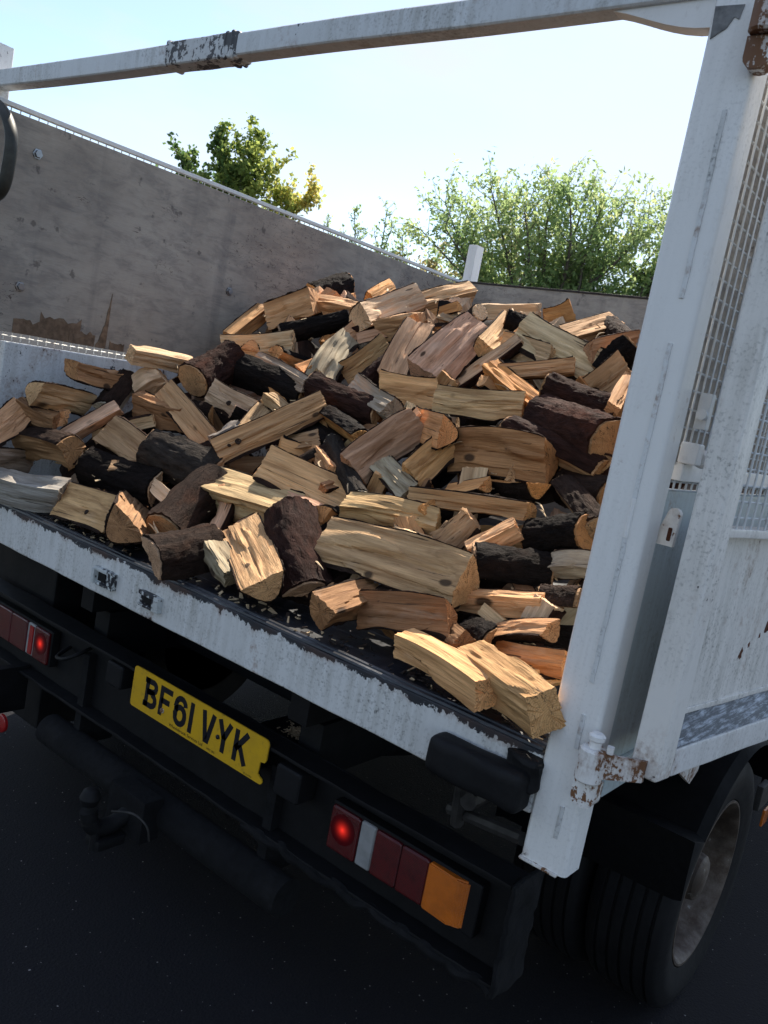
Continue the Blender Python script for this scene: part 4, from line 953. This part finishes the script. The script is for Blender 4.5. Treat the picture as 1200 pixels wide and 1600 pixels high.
 ('wedge',(-0.894,0.963,1.615),(-0.959,1.187,1.734),0.086,(0.67,-0.18,0.71),37,'tan','dark',1.00,
  'curved tan piece beside the flared pinkish log'),
 ('bark',(-0.938,1.106,1.722),(-0.857,1.157,1.706),0.086,(0.52,-0.85,-0.10),2,'brown','black',1.00,
  'hollow black bark chunk on the sunny top'),
 ('slab',(-0.820,1.013,1.692),(-0.530,1.010,1.601),0.122,(0.01,-1.00,0.07),-12,'pale','dark',1.00,
  'long sun-bleached pale log sloping down from the top'),
 ('slab',(-0.887,1.043,1.643),(-0.675,0.976,1.615),0.086,(-0.30,-0.95,0.03),-2,'tan','dark',1.00,
  'tan log half under the sun-bleached log'),
 ('wedge',(-0.823,1.174,1.725),(-0.743,1.216,1.765),0.117,(0.50,-0.86,-0.09),26,'orange','dark',1.20,
  'flared orange-brown chunk in front of the headboard'),
 ('wedge',(-0.691,1.077,1.696),(-0.652,1.327,1.790),0.081,(0.93,-0.25,0.28),-3,'orange','dark',1.00,
  'orange split log leaning on the headboard side'),
 ('slab',(-0.562,0.992,1.654),(-0.511,1.171,1.718),0.077,(0.91,-0.34,0.23),22,'orange','red',1.00,
  'orange torn log near the white post'),
 ('bark',(-0.679,1.291,1.781),(-0.542,1.153,1.720),0.068,(-0.53,-0.72,0.44),-5,'brown','dark',1.00,
  'small dark bark stub near the headboard'),
 ('bark',(-0.506,0.995,1.584),(-0.438,1.024,1.685),0.105,(0.43,-0.90,-0.04),10,'brown','black',1.00,
  'black bark log beside the white post'),
 ('slab',(-0.499,0.934,1.531),(-0.425,0.958,1.623),0.102,(0.40,-0.92,-0.08),-9,'brown','dark',1.00,
  'brown broad-faced log beside the white post'),
 ('box',(-0.373,0.801,1.493),(-0.414,0.970,1.597),0.048,(0.45,-0.39,0.81),3,'tan','dark',1.00,
  'narrow tan stick beside the white post'),
 ('wedge',(-0.778,0.884,1.543),(-0.581,0.956,1.598),0.063,(0.36,-0.93,-0.09),21,'tan','dark',1.00,
  'tan rail-like log under the sun-bleached log'),
 ('wedge',(-0.822,0.874,1.547),(-0.586,0.812,1.450),0.084,(-0.13,-0.95,0.30),21,'orange','dark',1.00,
  'honey-coloured split log running under the grooved grey-tan log'),
 ('slab',(-0.850,0.681,1.431),(-0.627,0.793,1.458),0.087,(0.45,-0.89,-0.01),-8,'straw','dark',1.00,
  'grooved grey-tan log with a dark sawn end in mid heap'),
 ('round',(-0.586,0.824,1.511),(-0.373,0.864,1.478),0.110,(0.19,-0.98,0.02),6,'brown','red',1.00,
  'upper one of two dark smooth-barked logs'),
 ('round',(-0.561,0.773,1.433),(-0.300,0.681,1.405),0.134,(-0.32,-0.94,0.11),-5,'brown','red',1.00,
  'lower and thicker of two dark smooth-barked logs'),
 ('slab',(-0.720,0.658,1.311),(-0.409,0.599,1.342),0.132,(-0.18,-0.98,-0.02),3,'brown','dark',1.00,
  'thick ribbed brown log with a dark half-moon end'),
 ('wedgeb',(-0.603,0.679,1.395),(-0.299,0.653,1.334),0.079,(-0.05,-0.99,0.15),-4,'brown','red',1.00,
  'long reddish slab with bark along its lower side'),
 ('half',(-0.568,0.619,1.247),(-0.375,0.499,1.275),0.073,(-0.52,-0.85,-0.05),-87,'orange','dark',1.00,
  'log with a rounded honey top in the lower heap'),
 ('half',(-0.665,0.552,1.201),(-0.531,0.518,1.250),0.057,(-0.17,-0.97,-0.20),-58,'orange','dark',1.00,
  'small log with a rounded orange-brown top'),
 ('wedge',(-0.716,0.477,1.171),(-0.365,0.462,1.214),0.072,(-0.05,-1.00,0.06),37,'tan','dark',1.00,
  'long narrow tan split log across the lower heap'),
 ('bark',(-0.406,0.642,1.283),(-0.253,0.593,1.284),0.097,(-0.31,-0.95,0.09),-10,'brown','dark',1.00,
  'rough dark bark tangle beside the white post'),
 ('wedge',(-0.845,0.361,1.122),(-0.593,0.436,1.133),0.089,(0.28,-0.95,0.14),-12,'straw','dark',1.00,
  'greyish ribbed log behind the largest log'),
 ('wedge',(-0.533,0.368,1.097),(-0.487,0.406,1.175),0.076,(0.51,-0.85,0.11),-36,'tan','dark',1.00,
  'triangular tan wedge above the largest log'),
 ('box',(-0.445,0.366,1.097),(-0.358,0.410,1.179),0.055,(0.40,-0.91,0.07),26,'tan','dark',1.00,
  'small tan squared log with a clean pale end'),
 ('wedgeb',(-0.388,0.288,1.096),(-0.252,0.408,1.104),0.091,(0.64,-0.74,0.19),33,'brown','black',1.00,
  'wet-looking black-ended log with a brown side'),
 ('slab',(-0.779,0.248,1.039),(-0.352,0.229,1.061),0.139,(-0.05,-0.98,0.21),-15,'tan','dark',1.00,
  'largest log, tan with dark bark flecks along its back'),
 ('wedge',(-0.570,0.027,0.948),(-0.569,0.219,0.972),0.093,(0.87,-0.06,0.49),12,'brown','dark',1.00,
  'brown log with an orange upper edge, under the largest log'),
 ('slab',(-0.557,0.135,0.947),(-0.323,0.132,1.003),0.088,(-0.04,-0.99,0.14),-5,'brown','dark',1.00,
  'ribbed brown log with a pale lower edge, under the largest log'),
 ('wedge',(-0.390,0.253,1.012),(-0.185,0.259,1.061),0.059,(0.00,-0.99,0.12),-13,'tan','dark',1.00,
  'tan log with straight grain below the wet-looking log'),
 ('half',(-0.271,0.217,0.979),(-0.110,0.160,1.047),0.062,(-0.32,-0.95,-0.05),-59,'orange','dark',1.00,
  'log with a bright orange sawn end near the sill'),
 ('box',(-0.384,0.079,0.937),(-0.128,-0.006,0.938),0.071,(-0.28,-0.86,0.43),41,'tan','dark',1.00,
  'tan squared log sliding towards the sill'),
 ('box',(-0.208,0.097,0.948),(0.017,-0.033,0.957),0.091,(-0.46,-0.76,0.46),45,'tan','dark',1.00,
  'clean tan squared log standing out over the sill by the white post'),
 ('round',(-0.354,0.459,1.155),(-0.209,0.451,1.208),0.088,(-0.04,-1.00,-0.05),-6,'brown','black',1.00,
  'black round-barked log by the white post, low in the heap'),
 ('wedgeb',(-0.362,0.595,1.291),(-0.192,0.466,1.222),0.076,(-0.33,-0.75,0.57),19,'brown','dark',1.00,
  'curled brown bark slab against the white post'),
 ('wedge',(-0.252,0.387,1.120),(-0.164,0.412,1.143),0.070,(0.23,-0.97,0.11),8,'grey','dark',1.00,
  'grey-brown log end by the white post'),
 ('wedgeb',(-0.208,0.301,1.062),(-0.132,0.312,1.079),0.073,(0.11,-0.98,0.14),12,'brown','dark',1.00,
  'brown barked chunk by the white post, under the grey-brown log end'),
 ('slab',(-0.228,0.193,0.951),(-0.041,0.107,1.004),0.057,(-0.44,-0.89,0.12),4,'orange','dark',1.00,
  'layered orange-tan log behind the clean tan squared log'),
 ('wedge',(-0.123,0.136,0.941),(-0.041,0.115,0.988),0.051,(-0.22,-0.97,-0.04),13,'straw','dark',1.00,
  'yellowish split log in the corner of the sill and the post'),
 ('box',(-0.352,0.178,0.965),(-0.265,0.111,0.970),0.051,(-0.54,-0.65,0.54),-3,'brown','dark',1.00,
  'small brown block beside the ribbed brown log'),
 ('bark',(-0.321,0.191,0.969),(-0.222,0.133,0.985),0.076,(-0.52,-0.81,0.28),3,'brown','black',1.00,
  'black bark stub in the gap near the sill'),
 ('bark',(-0.832,0.140,0.936),(-0.673,0.151,0.943),0.076,(0.06,-0.96,0.27),0,'brown','dark',1.00,
  'dark log in the hollow behind the upright red-brown bark log'),
 ('bark',(-1.185,0.991,1.585),(-1.036,0.971,1.569),0.085,(-0.12,-0.99,0.03),-6,'brown','dark',1.00,
  'dark piece wedged behind the flared pinkish log'),
 ('wedge',(-1.212,1.140,1.705),(-1.058,1.117,1.684),0.089,(-0.15,-0.99,0.01),-8,'brown','dark',1.00,
  'brown piece beside the thin branch piece'),
 ('bark',(-0.963,1.005,1.593),(-0.777,0.949,1.549),0.081,(-0.25,-0.95,0.17),-9,'brown','black',1.00,
  'dark bark log under the flared pinkish log'),
 ('bark',(-1.079,0.986,1.597),(-0.997,0.799,1.290),0.060,(0.55,-0.64,0.54),10,'brown','black',1.00,
  'shadowed bark log running under the mid heap'),
 ('wedge',(-1.269,0.527,1.201),(-1.168,0.583,1.243),0.086,(0.49,-0.87,-0.01),-6,'brown','dark',1.00,
  'shadowed brown split log below the knotty plank'),
 ('bark',(-1.357,0.640,1.275),(-1.118,0.589,1.234),0.091,(-0.14,-0.93,0.33),0,'brown','black',1.00,
  'black bark log deep below the knotty plank'),
 ('slab',(-0.631,0.382,1.071),(-0.513,0.383,1.070),0.068,(0.00,-0.98,0.21),1,'brown','dark',1.00,
  'brown piece behind the back of the largest log'),
 ('bark',(-1.536,0.366,1.099),(-1.431,0.432,1.164),0.069,(0.55,-0.84,-0.04),-5,'brown','dark',1.00,
  'dark bark billet between the grey bark log and the knotty plank'),
 ('bark',(-1.711,0.500,1.244),(-1.616,0.532,1.242),0.073,(0.32,-0.94,0.10),8,'brown','dark',1.00,
  'dark bark billet behind the tan plank-like log'),
 ('wedge',(-1.188,0.374,1.076),(-1.128,0.456,1.139),0.074,(0.73,-0.66,0.17),-12,'brown','dark',1.00,
  'brown split billet behind the big pale fissured log'),
]

for i, (sh_, a, b, w_, nn_, rl, wo, ba, tp_, lab) in enumerate(LOGS):
    make_log(sh_, a, b, w_*.93, nn_, rl, wo, ba, tp_, lab, 100+i, N=62, rings=26, group='split firewood on the truck bed')

# the logs underneath, filling the heap
def heap(x, y):
    z = float(np.interp(y, [-.2, .05, .12, .3, .6, .9, 1.15, 1.4, 2.6], [.90, .90, .94, 1.04, 1.27, 1.53, 1.73, 1.83, 1.86])); t = min(1, max(0, (-1.35-x)/.5))
    return z+.09*t*t*(3-2*t)*min(1, max(0, (y-.02)/.2))*min(1, max(0, (1.0-y)/.4))
fr = random.Random(21); nfill = 0
for layer, dep in ((0, .105), (1, .20)):
    for iy, y in enumerate(np.concatenate([np.arange(.22, 1.35, .165), np.arange(1.42, 2.45, .26)])):
        if layer == 1 and y > 1.4: continue
        for x in np.arange(-1.97, -.06, .215):
            xx = x+fr.uniform(-.05, .05); yy = y+fr.uniform(-.05, .05)
            if fr.random() < (.35 if layer == 0 and y > 1.4 else .72 if layer else 0): continue
            e = .02; n_ = Vector((-(heap(xx+e, yy)-heap(xx-e, yy))/(2*e), -(heap(xx, yy+e)-heap(xx, yy-e))/(2*e), 1)).normalized()
            w_ = fr.uniform(.09, .135); L_ = fr.uniform(.22, .33); c = Vector((xx, yy, heap(xx, yy)))-n_*(dep+w_*.25)
            if c.z < .90+w_*.3: c.z = .90+w_*.3
            t0 = n_.orthogonal().normalized(); t0 = Matrix.Rotation(fr.uniform(0, 6.28), 3, n_) @ t0; t0 = (t0+n_*fr.uniform(-.22, .22)).normalized()
            sh_ = fr.choice(['slab', 'bark', 'bark', 'bark', 'wedge', 'wedgeb', 'wedgeb', 'round']); wo = fr.choice(['tan', 'brown', 'brown', 'brown', 'grey', 'orange'])  # mostly bark and brown: dark colour put in for shade in the gaps
            nfill += 1
            if sh_ in ('bark', 'round'): lab, gr = 'bark-covered log wedged beneath the top layer of the heap', 'bark logs inside the heap'
            else: lab, gr = 'split log wedged beneath the top layer of the heap', 'split logs inside the heap'
            make_log(sh_, c-t0*L_/2, c+t0*L_/2, w_, n_, fr.uniform(-40, 40), wo, fr.choice(['dark', 'dark', 'black', 'red']), 1, lab, 1000+nfill, N=26, rings=9, group=gr)
# narrow offcuts lying in the gaps
NOFF = 44; of = random.Random(77)
for k in range(NOFF):
    y = of.uniform(.2, 1.25); x = of.uniform(-1.95, -.12); e = .02
    n_ = Vector((0, -(heap(x, y+e)-heap(x, y-e))/(2*e), 1)).normalized(); w_ = of.uniform(.032, .062); L_ = of.uniform(.13, .26)
    c = Vector((x, y, heap(x, y)))-n_*of.uniform(.005, .05); t0 = n_.orthogonal().normalized(); t0 = Matrix.Rotation(of.uniform(0, 6.28), 3, n_) @ t0; t0 = (t0+n_*of.uniform(-.45, .45)).normalized()
    make_log(of.choice(['wedge', 'slab', 'box', 'wedgeb']), c-t0*L_/2, c+t0*L_/2, w_, n_, of.uniform(-60, 60), of.choice(['tan', 'tan', 'pale', 'orange', 'straw', 'pink', 'brown']), of.choice(['dark', 'red']), of.uniform(.6, 1.1), 'narrow split offcut lying loose in a gap between the larger logs', 3000+k, N=30, rings=12, group='narrow offcuts in the gaps')
# short chunks poking out end-on
ch_ = random.Random(91)
for k in range(46):
    y = ch_.uniform(.25, 1.3); x = ch_.uniform(-1.95, -.12); e = .02
    n_ = Vector((0, -(heap(x, y+e)-heap(x, y-e))/(2*e), 1)).normalized(); w_ = ch_.uniform(.055, .09); L_ = ch_.uniform(.17, .25)
    t0 = n_.orthogonal().normalized(); t0 = Matrix.Rotation(ch_.uniform(0, 6.28), 3, n_) @ t0; t0 = (t0*ch_.uniform(.5, 1.3)+n_).normalized()
    c = Vector((x, y, heap(x, y)))-t0*L_*.42
    make_log(ch_.choice(['wedge', 'slab', 'half', 'wedgeb', 'box']), c-t0*L_/2, c+t0*L_/2, w_, n_.orthogonal(), ch_.uniform(0, 360), ch_.choice(['tan', 'tan', 'pale', 'orange', 'orange', 'brown', 'pink']), ch_.choice(['dark', 'red', 'black']), 1, 'short split chunk wedged into the heap with its cut end showing', 5000+k, N=34, rings=10, group='short chunks showing a cut end')
SPL = [((-0.815,1.173,1.750),(-0.866,1.257,1.767)), ((-0.360,0.493,1.226),(-0.313,0.455,1.210)), ((-0.378,0.508,1.238),(-0.329,0.462,1.225)), ((-1.217,0.083,0.945),(-1.289,0.095,0.963)), ((-1.201,0.076,0.943),(-1.283,0.106,0.970)), ((-1.005,0.438,1.177),(-1.046,0.466,1.204)), ((-1.942,0.591,1.399),(-1.854,0.556,1.367)), ((-0.867,0.398,1.149),(-0.890,0.435,1.177)), ((-1.237,1.050,1.675),(-1.213,1.062,1.691)), ((-0.757,0.836,1.509),(-0.675,0.801,1.489)), ((-1.804,0.746,1.473),(-1.880,0.798,1.513)), ((-1.632,1.326,1.810),(-1.698,1.399,1.826)), ((-1.427,0.437,1.185),(-1.392,0.459,1.214)), ((-0.846,0.717,1.407),(-0.773,0.668,1.386)), ((-0.337,0.554,1.272),(-0.351,0.584,1.302)), ((-1.397,0.599,1.305),(-1.316,0.569,1.285)), ((-0.593,1.072,1.697),(-0.582,1.105,1.723)), ((-1.003,0.562,1.273),(-0.946,0.541,1.263)), ((-0.723,0.604,1.311),(-0.698,0.629,1.335)), ((-0.437,0.191,1.012),(-0.425,0.130,0.998)), ((-0.758,0.181,1.003),(-0.698,0.154,0.997)), ((-0.973,1.200,1.761),(-1.037,1.271,1.793))]

M['splinter'] = plain('splinter_wood', (.58, .42, .25), .75, var=.3, sc=80)
for i, (p0, p1) in enumerate(SPL):
    p0 = Vector(p0); p1 = Vector(p1); mid = (p0+p1)/2+Vector((rnd.uniform(-.01, .01), rnd.uniform(-.01, .01), .006))
    o = finish('wood_splinter', tube(smooth_pts([p0, mid, p1], 5), [.0045, .0042, .004, .0036, .0033, .003, .0026, .0022, .0016, .0010, .0004], 5, ry=.0015), 'splinter')
    tag(o, 'thin pale wood splinter sticking out among the logs', 'splinter', 'loose splinters on the heap')

# chips, bark crumbs and sawdust: too small to pick apart
def chips(name, pts, size, mat, label):
    bm = bmesh.new(); r_ = random.Random(len(pts))
    for p in pts:
        p = Vector(p); a = Vector((r_.gauss(0, 1), r_.gauss(0, 1), r_.gauss(0, .35))).normalized(); b = a.cross(Vector((r_.gauss(0, .4), r_.gauss(0, .4), 1))).normalized(); c = a.cross(b)
        sx = size*r_.uniform(.4, 1.6); sy = sx*r_.uniform(.15, .6); sz = sx*.08+.0006
        q = [p+a*sx*i+b*sy*j_*(1 if i < 0 else .5)+c*sz*k for k in (-1, 1) for i, j_ in ((-1, -1), (1, -1), (1, 1), (-1, 1))]
        v = [bm.verts.new(x_) for x_ in q]
        for f in ((0, 1, 2, 3), (7, 6, 5, 4), (0, 4, 5, 1), (1, 5, 6, 2), (2, 6, 7, 3), (3, 7, 4, 0)): bm.faces.new([v[i] for i in f])
    o = finish(name, bm, mat, smooth=0); tag(o, label, 'debris'); o['kind'] = 'stuff'
cr_ = random.Random(3)
M['crumb'] = plain('bark_crumb', (.03, .02, .016), .9, var=.5)
chips('wood_chips', [(cr_.uniform(-2.1, -.03), abs(cr_.gauss(0, .05))+.03, .8795) for _ in range(80)]+[(x, y, heap(x, y)-cr_.uniform(-.01, .07)) for x, y in [(cr_.uniform(-2.0, -.1), cr_.uniform(.15, 1.3)) for _ in range(420)]], .0075, 'splinter', 'pale wood chips and shavings strewn along the sill and between logs')
chips('bark_crumbs', [(cr_.uniform(-2.1, -.03), abs(cr_.gauss(0, .06))+.03, .8795) for _ in range(220)], .0075, 'crumb', 'dark bark crumbs strewn along the black sill edge')
chips('sawdust', [(-.80+cr_.gauss(0, .024), .315+cr_.gauss(0, .016), .504+abs(cr_.gauss(0, .004))) for _ in range(500)], .0045, 'splinter', 'pale sawdust standing in for a sunlit patch, on the chassis behind the number plate')  # pale chips in place of a sunlit patch under the truck
